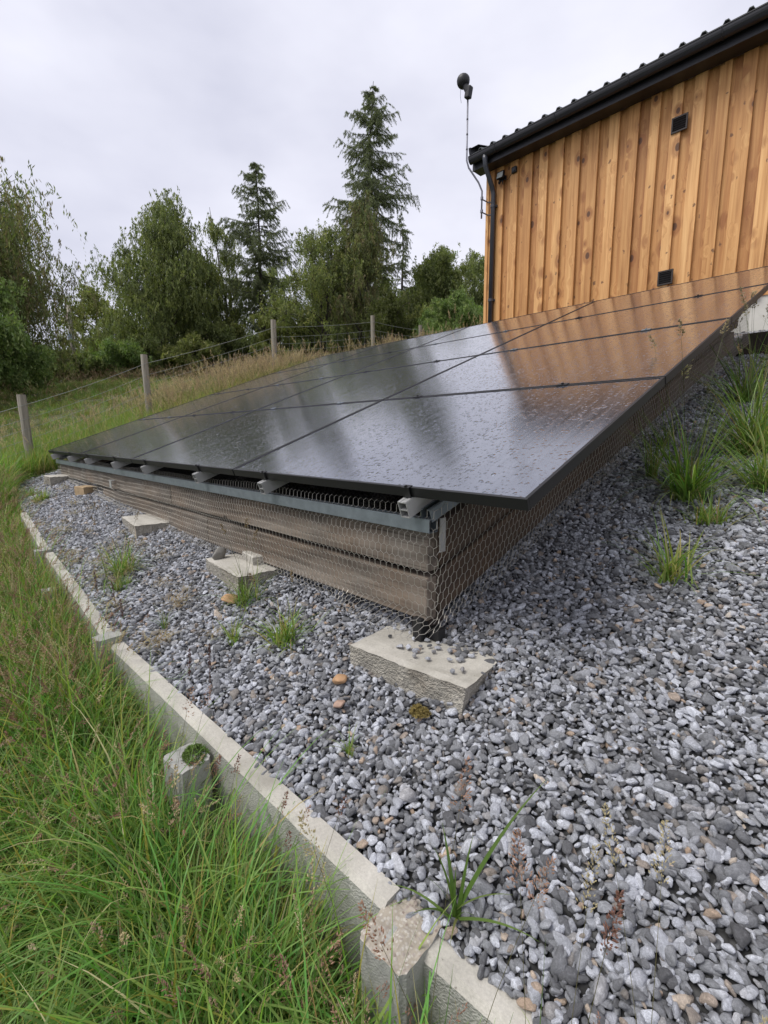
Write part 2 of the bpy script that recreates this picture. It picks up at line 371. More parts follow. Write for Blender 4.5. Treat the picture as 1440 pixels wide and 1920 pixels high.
# ---------------------------------------------------------------- instancing helper (stuff only)
def scatter(name, src_objs, P, ROT, S, IDX, label, cat):
    col = bpy.data.collections.new(name + '_source')
    for o in src_objs: col.objects.link(o)
    me = bpy.data.meshes.new(name); n = len(P)
    me.vertices.add(n); me.vertices.foreach_set('co', np.asarray(P, dtype=np.float32).ravel())
    for nm, ty, arr, key in (('rot', 'FLOAT_VECTOR', ROT, 'vector'), ('scl', 'FLOAT_VECTOR', S, 'vector'), ('pick', 'INT', IDX, 'value')):
        at = me.attributes.new(nm, ty, 'POINT'); at.data.foreach_set(key, np.asarray(arr).ravel().astype(np.int32 if ty == 'INT' else np.float32))
    o = bpy.data.objects.new(name, me); C.objects.link(o)
    g = bpy.data.node_groups.new(name + '_nodes', 'GeometryNodeTree')
    g.interface.new_socket('Geometry', in_out='INPUT', socket_type='NodeSocketGeometry')
    g.interface.new_socket('Geometry', in_out='OUTPUT', socket_type='NodeSocketGeometry')
    N = g.nodes; gi = N.new('NodeGroupInput'); go = N.new('NodeGroupOutput')
    ci = N.new('GeometryNodeCollectionInfo'); ci.inputs['Collection'].default_value = col
    ci.inputs['Separate Children'].default_value = True; ci.inputs['Reset Children'].default_value = True
    ip = N.new('GeometryNodeInstanceOnPoints'); ip.inputs['Pick Instance'].default_value = True
    def attr(nm, ty):
        x = N.new('GeometryNodeInputNamedAttribute'); x.data_type = ty; x.inputs[0].default_value = nm; return x.outputs['Attribute']
    e2r = N.new('FunctionNodeEulerToRotation')
    g.links.new(gi.outputs[0], ip.inputs['Points']); g.links.new(ci.outputs[0], ip.inputs['Instance'])
    g.links.new(attr('pick', 'INT'), ip.inputs['Instance Index'])
    g.links.new(attr('rot', 'FLOAT_VECTOR'), e2r.inputs[0]); g.links.new(e2r.outputs[0], ip.inputs['Rotation'])
    g.links.new(attr('scl', 'FLOAT_VECTOR'), ip.inputs['Scale']); g.links.new(ip.outputs[0], go.inputs[0])
    md = o.modifiers.new('scatter', 'NODES'); md.node_group = g
    tag(o, label, cat, kind='stuff'); return o

# ---------------------------------------------------------------- gravel stones
def ico(sub):
    bm = bmesh.new(); bmesh.ops.create_icosphere(bm, subdivisions=sub, radius=1)
    V = np.array([v.co[:] for v in bm.verts]); F = np.array([[v.index for v in f.verts] for f in bm.faces]); bm.free(); return V, F
IV, IF = ico(3); IV2, IF2 = ico(4)
def stone_verts(rg, base=None, sharp=9, npl=11):
    base = IV if base is None else base
    N = rg.normal(size=(npl, 3)); N /= np.linalg.norm(N, axis=1)[:, None]; d = rg.uniform(.62, 1.0, npl)
    s = np.clip(base @ N.T, .02, None)/d
    r = 1/np.power((s**sharp).sum(1), 1/sharp); r = np.minimum(r, 1.25)
    V = base*r[:, None]*np.array([1.0, rg.uniform(.64, .92), rg.uniform(.50, .78)])
    return V
HID = bpy.data.collections.new('unused_link')
def hidden_obj(o): 
    for c in list(o.users_collection): c.objects.unlink(o)
    return o
stones = []
for i in range(18):
    rg = np.random.default_rng(100+i)
    o = npmesh('stone', stone_verts(rg, sharp=rg.choice([9, 16, 26]), npl=int(rg.integers(8, 14))), IF, MT['gravel_stone'], smooth=True, coll=HID); hidden_obj(o); stones.append(o)
P = []; 
def gfield(x0, x1, y0f, y1f, sp, dz, keep=1.0):
    for x in np.arange(x0, x1, sp):
        for y in np.arange(y0f(x), y1f(x), sp):
            xx = x + nr.uniform(-.5, .5)*sp; yy = y + nr.uniform(-.5, .5)*sp
            if nr.random() > keep: continue
            if xx < -6.0 and yy < kerb_y(xx)+.03: continue
            P.append((xx, yy, zg(xx, yy) - .03*math.exp(-((xx+.3)**2/.05+(yy+.15)**2/.02)) + dz + .006*mnoise.noise(Vector((xx*5, yy*5, 0))) + nr.uniform(-.004, .004)))
ky = lambda x: kerb_y(x)+.024
for (sp, dz, kp) in ((.0155, -.006, .95), (.0155, .002, .9), (.021, .009, .6)):
    gfield(-.75, 1.3, ky, lambda x: 4.38 if x > -.3 else 2.4, sp, dz, kp)
    gfield(-6.95, -.75, ky, lambda x: .42, sp, dz, kp)
    gfield(-.7, -.25, lambda x: 2.4, lambda x: 4.38, sp, dz, kp)
for k in range(9000):        # strip on the upper terrace
    x = nr.uniform(-.75, 1.5); y = nr.uniform(4.43, 5.55); P.append((x, y, 1.0+(y-4.42)*.2+nr.uniform(.0, .012)))
# pebbles thrown onto the corner block
for k in range(46):
    u = nr.uniform(.0, 1); x = -.33+nr.normal()*.085; y = .10+nr.normal()*.07
    P.append((x, y, -.560))
for k in range(30):
    x = nr.uniform(-.50, -.27); y = nr.uniform(.17, .30); P.append((x, y, -.558))
P = np.array(P); n = len(P)
sz = np.clip(nr.lognormal(math.log(.0083), .36, n), .0035, .021); sz[-76:] = nr.uniform(.007, .012, 76)
ROT = np.stack([nr.normal(0, .42, n), nr.normal(0, .42, n), nr.uniform(0, 6.28, n)], 1); ROT[-76:, :2] *= .3
S = np.stack([sz*nr.uniform(.95, 1.3, n), sz, sz], 1)
scatter('gravel', stones, P, ROT, S, nr.integers(0, 18, n), 'loose grey crushed stone gravel around the solar panels', 'gravel')

# ---------------------------------------------------------------- grass clump sources
def lerp3(a, b, t): return tuple(a[i]+(b[i]-a[i])*t for i in range(3))
GREENS = [(.11,.26,.045), (.15,.32,.055), (.20,.37,.07), (.27,.41,.085), (.075,.18,.035), (.38,.42,.10)]
STRAW = [(.60,.53,.28), (.50,.44,.22), (.68,.60,.34), (.46,.36,.16)]
def blade(mb, base, az, L, lean, droop, w, col, segs=6, tip=None):
    d = Vector((math.cos(az), math.sin(az), 0)); side = Vector((-math.sin(az), math.cos(az), 0))
    tw = rnd.uniform(-.7, .7); side = (side*math.cos(tw) + d*math.sin(tw)*.6)
    vs = []; p = Vector(base); ang = lean
    for i in range(segs+1):
        t = i/segs; ww = w*(1-t**1.8)*.5 + .0002
        vs += [p-side*ww, p+side*ww]
        ang += droop/segs*(.4+1.3*t)
        p = p + (d*math.sin(ang) + Vector((0,0,1))*math.cos(ang))*(L/segs)
    b = len(mb.v); mb.v.extend([tuple(v) for v in vs])
    for i in range(segs):
        mb.f.append((b+2*i, b+2*i+1, b+2*i+3, b+2*i+2)); mb.mi.append(0)
        mb.c.append(lerp3(col, tip, (i/segs)**2) if tip else col)
    return p
def seedhead(mb, p, d, length, col, n=18, spread=.012, size=.006):
    d = d.normalized()
    for k in range(n):
        t = k/n; q = p + d*(t*length)
        a = rnd.uniform(0, 6.28); s = spread*(1-t*.75)*rnd.uniform(.4, 1.1)
        o = d.orthogonal().normalized(); e = (o*math.cos(a) + d.cross(o)*math.sin(a))
        c0 = q + e*s; ax = (d*.8 + e*.6 + Vector((0,0,-.3))).normalized(); sd = ax.orthogonal().normalized()*size*.28; sd2 = ax.cross(sd)
        l = size*rnd.uniform(.8, 1.4); kk_ = rnd.uniform(.7, 1.3); cc = tuple(x*kk_ for x in col)
        mb.add([c0-ax*l*.5, c0+sd, c0+sd2, c0-sd, c0-sd2, c0+ax*l*.7], [(0,1,2),(0,2,3),(0,3,4),(0,4,1),(5,2,1),(5,3,2),(5,4,3),(5,1,4)], cc)
def stalk(mb, base, az, L, lean, droop, col, hcol, hl, n=18, spread=.012, size=.006, w=.0016):
    d = Vector((math.cos(az), math.sin(az), 0)); p = Vector(base); ang = lean; pts = [p.copy()]
    for i in range(7):
        ang += droop/7; p = p + (d*math.sin(ang)+Vector((0,0,1))*math.cos(ang))*(L/7); pts.append(p.copy())
    mb.tube(pts, [w*.5*(1-.5*i/7) for i in range(8)], 3, col, cap=False)
    seedhead(mb, pts[-1] - (pts[-1]-pts[-2])*.2, (pts[-1]-pts[-2]) + Vector((0,0,-.01)), hl, hcol, n, spread, size)
def clump(kind, seed, coll=None):
    rnd.seed(seed); mb = MB()
    if kind == 'green':
        for k in range(38):
            c = rnd.choice(GREENS); c = tuple(x*rnd.uniform(.7, 1.2) for x in c)
            if rnd.random() < .10: c = rnd.choice(STRAW)
            blade(mb, (rnd.gauss(0,.035), rnd.gauss(0,.035), -.02), rnd.uniform(0,6.28), rnd.uniform(.18,.56), rnd.uniform(.02,.5), rnd.uniform(.3,2.3), rnd.uniform(.004,.0095), c, 7, lerp3(c, (.2,.2,.06), .35))
    elif kind == 'fine':
        for k in range(60):
            c = rnd.choice(GREENS + STRAW[:2]); c = tuple(x*rnd.uniform(.7, 1.15) for x in c)
            blade(mb, (rnd.gauss(0,.045), rnd.gauss(0,.045), -.02), rnd.uniform(0,6.28), rnd.uniform(.08,.26), rnd.uniform(.05,.8), rnd.uniform(.2,1.6), rnd.uniform(.0018,.004), c, 5)
    elif kind == 'thatch':
        for k in range(46):
            c = rnd.choice([(.42,.34,.18), (.32,.24,.12), (.5,.42,.24), (.22,.15,.08), (.45,.30,.12)])
            blade(mb, (rnd.gauss(0,.06), rnd.gauss(0,.06), rnd.uniform(0,.08)), rnd.uniform(0,6.28), rnd.uniform(.1,.3), rnd.uniform(.8,1.5), rnd.uniform(-.2,.8), rnd.uniform(.003,.007), c, 4)
    elif kind == 'tussock':
        for k in range(95):
            c = rnd.choice([(.09,.24,.04), (.13,.30,.055), (.18,.35,.075), (.07,.18,.03)]); c = tuple(x*rnd.uniform(.8, 1.15) for x in c)
            blade(mb, (rnd.gauss(0,.035), rnd.gauss(0,.035), -.02), rnd.uniform(0,6.28), rnd.uniform(.38,.68), rnd.uniform(.02,.45), rnd.uniform(1.2,2.5), rnd.uniform(.004,.0075), c, 10, lerp3(c, (.36,.40,.12), .35))
    elif kind == 'broad':
        for k in range(22):
            c = rnd.choice(GREENS[:4]); 
            blade(mb, (rnd.gauss(0,.03), rnd.gauss(0,.03), -.02), rnd.uniform(0,6.28), rnd.uniform(.25,.6), rnd.uniform(.05,.4), rnd.uniform(.6,2.4), rnd.uniform(.008,.014), c, 8, lerp3(c, (.4,.38,.14), .4))
    elif kind == 'moss':
        for k in range(130):
            c = rnd.choice([(.20,.25,.03), (.14,.20,.03), (.26,.26,.05), (.2,.14,.05), (.10,.15,.03)])
            blade(mb, (rnd.gauss(0,.06), rnd.gauss(0,.06), -.015), rnd.uniform(0,6.28), rnd.uniform(.03,.11), rnd.uniform(.1,1.1), rnd.uniform(.1,1.), rnd.uniform(.003,.007), c, 3)
    elif kind == 'seed':
        for k in range(7):
            az = rnd.uniform(0,6.28); hc = rnd.choice([(.42,.26,.18), (.34,.19,.14), (.48,.36,.24), (.55,.46,.29)])
            stalk(mb, (rnd.gauss(0,.03), rnd.gauss(0,.03), 0), az, rnd.uniform(.3,.52), rnd.uniform(.03,.3), rnd.uniform(.1,.9), rnd.choice([(.10,.10,.035), (.13,.10,.04)]), hc, rnd.uniform(.06,.12), 38, rnd.choice([.007,.016]), .0065)
        for k in range(8):
            c = rnd.choice(GREENS+STRAW); blade(mb, (rnd.gauss(0,.03), rnd.gauss(0,.03), 0), rnd.uniform(0,6.28), rnd.uniform(.12,.35), rnd.uniform(.1,.6), rnd.uniform(.3,1.5), .003, c, 5)
    elif kind == 'straw':
        for k in range(46):
            c = rnd.choice(STRAW + STRAW + [(.12,.17,.035), (.17,.20,.06)]); c = tuple(x*rnd.uniform(.75, 1.25) for x in c)
            blade(mb, (rnd.gauss(0,.05), rnd.gauss(0,.05), -.02), rnd.uniform(0,6.28), rnd.uniform(.25,.6), rnd.uniform(.0,.3), rnd.uniform(.2,1.9), rnd.uniform(.004,.009), c, 6)
        for k in range(4):
            stalk(mb, (rnd.gauss(0,.05), rnd.gauss(0,.05), 0), rnd.uniform(0,6.28), rnd.uniform(.5,.75), rnd.uniform(.02,.15), rnd.uniform(.1,.5), (.24,.2,.1), rnd.choice([(.62,.50,.33), (.52,.38,.27)]), .13, 30, .022, .013, .004)
    elif kind == 'tall':
        for k in range(40):
            c = rnd.choice([(.16,.28,.045), (.20,.32,.06), (.12,.22,.04), (.27,.34,.09), (.38,.36,.15)]); c = tuple(x*rnd.uniform(.75, 1.2) for x in c)
            blade(mb, (rnd.gauss(0,.05), rnd.gauss(0,.05), -.02), rnd.uniform(0,6.28), rnd.uniform(.25,.6), rnd.uniform(.0,.3), rnd.uniform(.1,1.5), rnd.uniform(.005,.010), c, 6)
    o = mb.build('grass_clump', MT['blade'], coll=HID); hidden_obj(o); return o
gsrc = []; KR = {}
for kind, cnt in (('green', 7), ('fine', 5), ('moss', 3), ('thatch', 4), ('broad', 5), ('tussock', 4), ('seed', 6), ('straw', 5), ('tall', 5)):
    KR[kind] = (len(gsrc), len(gsrc)+cnt)
    for i in range(cnt): gsrc.append(clump(kind, 1000+len(gsrc)))
rnd.seed(5)
# names sort alphabetically inside Collection Info: give every source a fixed-width suffix order
for i, o in enumerate(gsrc): o.name = 'grass_clump_a%02d' % i
for i, o in enumerate(stones): o.name = 'stone_a%02d' % i
def pickk(k): a, b = KR[k]; return rnd.randrange(a, b)
P = []; RT = []; SS = []; ID = []
def put(x, y, kind, s, tilt=.12, dz=0):
    P.append((x, y, terr(x, y)+dz)); RT.append((rnd.gauss(0,tilt), rnd.gauss(0,tilt), rnd.uniform(0,6.28))); SS.append((s, s, s*rnd.uniform(.85,1.15))); ID.append(pickk(kind))
# foreground verge below the kerb
for k in range(13000):
    x = -7.5 + 9.6*rnd.random()**.8; y = kerb_y(x) - (.15 if -1.3 < x < .6 else .06) - rnd.random()**1.3*2.6
    if x < -5 and y < -2.2: continue
    dk = kerb_y(x)-y; n1 = mnoise.noise(Vector((x*1.3, y*1.3, 1.0))); n2 = mnoise.noise(Vector((x*2.1, y*2.1, 7.0)))
    dx = x-.617; dy = y+1.121
    if math.hypot(dx, dy) < .33: continue                      # the photographer stands here
    r = rnd.random()
    if rnd.random() < .17: put(x, y, 'thatch', rnd.uniform(.8, 1.2))
    if rnd.random() < .12 + .25*max(0, n1): put(x, y, 'broad', rnd.uniform(.6, .95)); continue
    if dk > .75 and rnd.random() < .45: put(x, y, rnd.choice(['moss', 'moss', 'thatch', 'fine']), rnd.uniform(.9, 1.5)); continue
    if r < .16: put(x, y, 'moss', rnd.uniform(.8, 1.3))
    elif r < .40 + .25*n2: put(x, y, 'fine', rnd.uniform(.8, 1.25))
    elif r < .86: put(x, y, 'green', rnd.uniform(.6, 1.05)*(1.0+.25*n1))
    elif r < (.925 if x > -1.6 else .97): put(x, y, 'seed', rnd.uniform(.5, .85))
    elif r < .975: put(x, y, 'tall', rnd.uniform(.45, .7))
    else: put(x, y, 'straw', rnd.uniform(.3, .5))
for (x, y) in [(-.95,-1.0),(-.72,-.86),(-.55,-.95),(-1.25,-.92),(-1.5,-1.05),(-.35,-.98),(-.80,-1.25),(-1.1,-1.35),(-.15,-.88),(-.3,-1.25),(-.55,-1.45),(.05,-.82),(-1.9,-.98),(-2.3,-1.0),(-.1,-1.2),(-1.6,-1.5),(-1.0,-1.65),(-.62,-1.1),(-.42,-.82),(-1.35,-.80),(-2.0,-1.4),(-2.8,-1.2),(.12,-1.0),(-.2,-1.55)]:
    put(x, y, 'tussock', rnd.uniform(.75, 1.05), .15)
for k in range(34):      # dry wisps blown onto the gravel
    x = rnd.choice([rnd.uniform(-5.6, -2.4), rnd.uniform(-3.6, -1.2)]); y = kerb_y(x)+rnd.uniform(.05, .45); put(x, y, 'thatch', rnd.uniform(.25, .5), .1, .02)
for k in range(160): x = rnd.uniform(-5.5, -.2); y = kerb_y(x)-.3-rnd.random()*1.5; put(x, y, 'tussock', rnd.uniform(.5, .8), .15)
for k in range(1300):      # seed heads leaning over the far half of the kerb
    x = rnd.uniform(-6.6, -1.3); y = kerb_y(x) - .1 - rnd.random()*.8; put(x, y, rnd.choice(['seed', 'seed', 'green', 'tall']), rnd.uniform(.65, .95), .2)
for k in range(260):
    x = rnd.uniform(-7.2, -5.2); y = kerb_y(x) - rnd.random()*.8-.02; put(x, y, 'tall', rnd.uniform(.4, .7), .2)
nfg = len(P)
scatter('long_grass', gsrc, P, RT, SS, ID, 'long wet green meadow grass with seed heads below the concrete edging', 'grass')
P = []; RT = []; SS = []; ID = []
for k in range(5200):     # bank along the left side of the array
    x = -6.85 - rnd.random()**1.3*3.4; y = rnd.uniform(-.6, 9.5)
    if x > -7.15 and y < .25: continue
    s_ = mnoise.noise(Vector((x*.6, y*.55, 4.0)))
    strawy = sst(.9, 2.2, y)*(1-sst(4.0, 5.2, y)) * (1 if x > -8.0 else .45)
    if rnd.random() < .05+strawy*.42+s_*.15: put(x, y, 'straw', rnd.uniform(.55, .85)*(1+.25*strawy))
    else: put(x, y, 'tall', rnd.uniform(.5, .85))
for k in range(700):
    x = rnd.uniform(-6.6, -4); y = rnd.uniform(4.6, 9); put(x, y, rnd.choice(['straw', 'tall']), rnd.uniform(.6, .9))
for k in range(9000):     # field beyond the fence
    t = rnd.random()**.7; x = -9 - 19*t; y = rnd.uniform(-6, 12 + 4*t)
    put(x, y, rnd.choice(['fine', 'fine', 'moss', 'moss', 'moss', 'seed']), rnd.uniform(.8, 1.4))
scatter('bank_grass', gsrc, P, RT, SS, ID, 'tall green and straw coloured grass on the bank by the wire fence', 'grass')

# ---------------------------------------------------------------- solar array
TILT = math.atan2(math.sin(.350142), math.cos(.350142)); WP, HP = 1.6603, 1.15
arr = empty('solar_panel_array', (0,0,0)); tag(arr, 'tilted array of black solar panels on a timber and steel frame over gravel', 'solar panels')
Ms = Matrix.Rotation(TILT, 3, 'X')
def S3(u, v, n): return Ms @ Vector((-u, v, n))       # u to the left along the front, v up the slope, n normal
def slope_part(mb, name, mat, parent, bevel=0, smooth=False):
    o = mb.build(name, mat, parent, smooth, bevel); o.rotation_euler = (TILT, 0, 0); return o
gap = .010
pf = None; clampsU = []
for c in range(4): clampsU += [c*1.0+.26, c*1.0+.81]
for i in range(4):
    for j in range(4):
        x1 = -i*WP; x0 = x1-WP+gap; y0 = j*HP; y1 = y0+HP-gap; fw = .011
        mb = MB(); cx, cy = (x0+x1)/2, (y0+y1)/2
        mb.box((cx, y0+fw/2, -.0175), (x1-x0, fw, .035)); mb.box((cx, y1-fw/2, -.0175), (x1-x0, fw, .035))
        mb.box((x0+fw/2, cy, -.0175), (fw, y1-y0-2*fw, .035)); mb.box((x1-fw/2, cy, -.0175), (fw, y1-y0-2*fw, .035))
        mb.box((cx, y0+fw+.008, -.0335), (x1-x0-2*fw, .016, .002)); mb.box((x1-fw-.008, cy, -.0335), (.016, y1-y0-2*fw-.04, .002))
        fr = mb.build('panel_frame', MT['black_frame'], None, bevel=.0012)
        g = MB(); g.box((cx, cy, -.0055), (x1-x0-2*fw-.001, y1-y0-2*fw-.001, .006))
        gl = g.build('glass', MT['solar_glass'])
        pe = bpy.data.objects.new('solar_panel', None); C.objects.link(pe); pe.parent = arr; pe.rotation_euler = (TILT, 0, 0)
        fr.parent = pe; gl.parent = pe
# rails, front brackets, clamps
for cu in clampsU:
    u = cu*WP; mb = MB()
    v0, v1 = -.040, 4*HP-.05; L_ = v1-v0; cv = (v0+v1)/2
    mb.box((-u-.018, cv, -.0655), (.003, L_, .056)); mb.box((-u+.018, cv, -.0655), (.003, L_, .056))
    mb.box((-u, cv, -.0385), (.033, L_, .003)); mb.box((-u, cv, -.092), (.033, L_, .003)); mb.box((-u, cv, -.066), (.033, L_, .003))
    mb.box((-u-.012, cv, -.036), (.011, L_, .002)); mb.box((-u+.012, cv, -.036), (.011, L_, .002))
    ra = slope_part(mb, 'mounting_rail', MT['aluminium'], arr)
    cl = MB(); cl.box((-u, .001, .0015), (.032, .022, .003)); cl.box((-u, -.008, -.019), (.032, .003, .038)); cl.tube([(-u, -.004, .003), (-u, -.004, .009)], .0055, 6)
    cl.build('end_clamp', MT['black_frame'], ra)
    for j in range(1, 4):
        cl = MB(); cl.box((-u, j*HP-gap/2, .0025), (.052, .030, .003)); cl.tube([(-u, j*HP-gap/2, .004), (-u, j*HP-gap/2, .010)], .006, 6)
        cl.build('mid_clamp', MT['galvanised'] if (j+int(cu)) % 2 == 0 else MT['black_frame'], ra)
def hole_strip(mb, p0, p1, ww, hh, th=.0025):
    """open C channel between two points"""
    p0 = Vector(p0); p1 = Vector(p1); d = (p1-p0); L_ = d.length; d.normalize()
    side = d.cross(Vector((0,0,1))).normalized(); up = side.cross(d); Mx = Matrix((d, side, up)).transposed(); c = (p0+p1)/2
    mb.box(c - up*(hh/2), (L_, ww, th), Mx); mb.box(c + side*(ww/2), (L_, th, hh-.001), Mx); mb.box(c - side*(ww/2), (L_, th, hh-.001), Mx)
    mb.box(c + up*(hh/2) + side*(ww*.36), (L_, ww*.26, th), Mx); mb.box(c + up*(hh/2) - side*(ww*.36), (L_, ww*.26, th), Mx)
mb = MB(); hole_strip(mb, (-6.5, .070, -.132), (-.375, .070, -.132), .042, .044); mb.build('steel_channel', MT['galvanised'], arr)
mb = MB(); hole_strip(mb, (-.395, .055, -.098), (-.36, 4.15, -.098+4.1*.345), .042, .044); mb.build('steel_channel', MT['galvanised'], arr)
mb = MB(); hole_strip(mb, (-6.45, .08, -.098), (-6.45, 4.15, -.098+4.1*.345), .042, .044); mb.build('steel_channel', MT['galvanised'], arr)
mb = MB(); hole_strip(mb, (-6.5, 4.2, 1.30), (-.3, 4.2, 1.30), .042, .044); mb.build('steel_channel', MT['galvanised'], arr)
# flat straps and a hook
mb = MB(); mb.box((-.388, .135, -.175), (.004, .030, .12)); mb.build('steel_strap', MT['aluminium'], arr)
mb = MB(); mb.box((-4.06, .042, -.215), (.10, .03, .004)); mb.box((-4.06, .030, -.25), (.06, .004, .06)); mb.build('steel_strap', MT['aluminium'], arr)
# timber sleepers: front pair and side pair, in lengths
def sleeper(p0, p1, h, th, name='timber_sleeper', mt='sleeper_timber'):
    p0 = Vector(p0); p1 = Vector(p1); d = p1-p0; L_ = d.length
    mb = MB(); nseg = max(4, int(L_/.12)); hh = h/2; tt = th/2; vs = []
    for i in range(nseg+1):
        x = L_*(i/nseg-.5); w = .0025*mnoise.noise(Vector((x*3, p0.x*7, h*9)))
        for (yy, zz) in ((-tt, -hh), (tt, -hh), (tt, hh), (-tt, hh)): vs.append((x, yy+w, zz + .002*mnoise.noise(Vector((x*4, zz*50, p0.x)))))
    fs = [(0,1,2,3), tuple(nseg*4+k for k in (3,2,1,0))]
    for i in range(nseg):
        for k in range(4): fs.append((i*4+k, (i+1)*4+k, (i+1)*4+(k+1) % 4, i*4+(k+1) % 4))
    mb.add(vs, fs); o = mb.build(name, MT[mt], arr, bevel=.005)
    d.normalize(); side = Vector((0,0,1)).cross(d).normalized(); up = d.cross(side)
    M4 = Matrix((d, side, up)).transposed().to_4x4(); M4.translation = (p0+p1)/2; o.matrix_local = M4
for (a0, a1) in ((-.418, -2.80), (-2.806, -5.20), (-5.206, -6.52)): sleeper((a0, .118, -.236), (a1, .118, -.236), .142, .055)
for (a0, a1) in ((-.424, -2.22), (-2.226, -4.60)): sleeper((a0, .120, -.412), (a1, .120, -.412), .158, .055)
sv = Vector((.10, 4.2, 4.2*.345)).normalized()
s0 = Vector((-.452, .150, -.232)); sleeper(s0, s0+sv*2.3, .150, .05, mt='sleeper_brown_shaded'); sleeper(s0+sv*2.306, s0+sv*4.25, .150, .05, mt='sleeper_brown_shaded')
s0 = Vector((-.456, .150, -.412)); sleeper(s0, s0+sv*1.9, .150, .05, mt='sleeper_brown_shaded'); sleeper(s0+sv*1.906, s0+sv*4.2, .150, .05, mt='sleeper_brown_shaded')
for sx_ in (-6.45,): 
    s0 = Vector((sx_, .2, -.232)); sleeper(s0, s0+Vector((0, 3.9, 1.34)), .15, .05)
# posts
mb = MB(); mb.box((-.50, .19, -.37), (.085, .085, .42)); mb.box((-.462, .152, -.535), (.004, .05, .07)); mb.build('support_post', MT['dark_timber'], arr, bevel=.004)
mb = MB(); mb.box((-.455, .096, -.525), (.04, .04, .085)); mb.box((-.41, .135, -.545), (.05, .04, .045)); mb.build('support_post', MT['dark_metal'], arr, bevel=.003)
for px_ in (-1.62, -3.05, -5.0, -6.3):
    zt = -.165; zb = zg(px_, .2)-.03; mb = MB(); mb.box((px_, .19, (zt+zb)/2), (.085, .085, zt-zb)); mb.build('support_post', MT['dark_timber'], arr, bevel=.004)
for px_ in (-.5, -1.62, -3.05, -5.0, -6.3):
    zb = zg(px_, 2.1)-.05; mb = MB(); mb.box((px_, 2.1, (zb+.6)/2), (.085, .085, .6-zb)); mb.build('support_post', MT['dark_timber'], arr)
    zb = zg(px_, 4.1)-.05; mb = MB(); mb.box((px_, 4.1, (zb+1.27)/2), (.085, .085, 1.27-zb)); mb.build('support_post', MT['dark_timber'], arr)
mb = MB(); hole_strip(mb, (-6.4, 2.1, .635), (-.4, 2.1, .635), .042, .044); mb.build('steel_channel', MT['galvanised'], arr)

# chicken wire: path around the front and right side, s along, h down
def wire_pt(s, h):
    nzv = Vector((s*2.2, h*3.0, 5.0)); w = mnoise.noise(nzv); w2 = mnoise.noise(Vector((s*5.5, h*6, 9.0)))
    Lf = 6.15
    bul = .010 + .016*(w+.5) + .006*w2
    low = max(0, h-.40)                         # skirt that turns outwards at the bottom
    if s < Lf:
        x = -6.5 + s; y = .088 - bul; topz = -.062 - .020*mnoise.noise(Vector((s*1.3, 0, 2)))
        zb = max(-.60, zg(x, y-low)+.022) if x > -.75 else zg(x, y-low*.5)+.018
        yy = y - low*(1.1*sst(-.95, -.6, x) + .15) - (.03*h if h < .2 else .006)
        if x > -.72: zb = max(zb, -.565)
        z = topz - h + low*.55
        z = max(z, zb + .006*w2)
        c = sst(Lf-.06, Lf, s); return Vector((x + c*.0, yy, z))
    t = s-Lf; y = .075+t; x = -.385 + t*.024 + bul
    topz = -.055 + .345*t; xx = x + low*.15; 
    z = topz - h + low*.4; zb = zg(xx, y)+.018
    if t < .3: zb = max(zb, -.563)
    return Vector((xx, y - low*.5*max(0, 1-t*4), max(z, zb+.006*w2)))
cw = .030; hgt = .026*2/2
E = {}; 
mb = MB(); wr = .00082
rows = 22; cols = int((6.15+4.2)/cw)
def hexv(i, j, k): return None
def seg(p, q, r=wr):
    d = q-p; L_ = d.length
    if L_ < .004: return
    d /= L_; a_ = d.orthogonal().normalized(); b_ = d.cross(a_); b0 = len(mb.v)
    for P_ in (p, q):
        for t in (0, 2.094, 4.189): mb.v.append(tuple(P_ + (a_*math.cos(t)+b_*math.sin(t))*r))
    for k in range(3): mb.f.append((b0+k, b0+(k+1) % 3, b0+3+(k+1) % 3, b0+3+k)); mb.mi.append(0); mb.c.append(None)
vs_ = .0115; dg = .0085      # half height of the vertical twist, height of the diagonal
rowh = 2*vs_ + dg
for j in range(int(.52/rowh)):
    for i in range(cols):
        s = (i + (.5 if j % 2 else 0))*cw; h = j*rowh
        far = s < 2.4
        top = wire_pt(s, h - vs_); bot = wire_pt(s, h + vs_)
        if h-vs_ >= 0: seg(top, bot, wr*1.5)
        if h + vs_ + dg < .52:
            l = wire_pt(s-cw/2, h+vs_+dg); r_ = wire_pt(s+cw/2, h+vs_+dg); seg(bot, l); seg(bot, r_)
mb.build('wire_mesh', MT['wire'], arr)

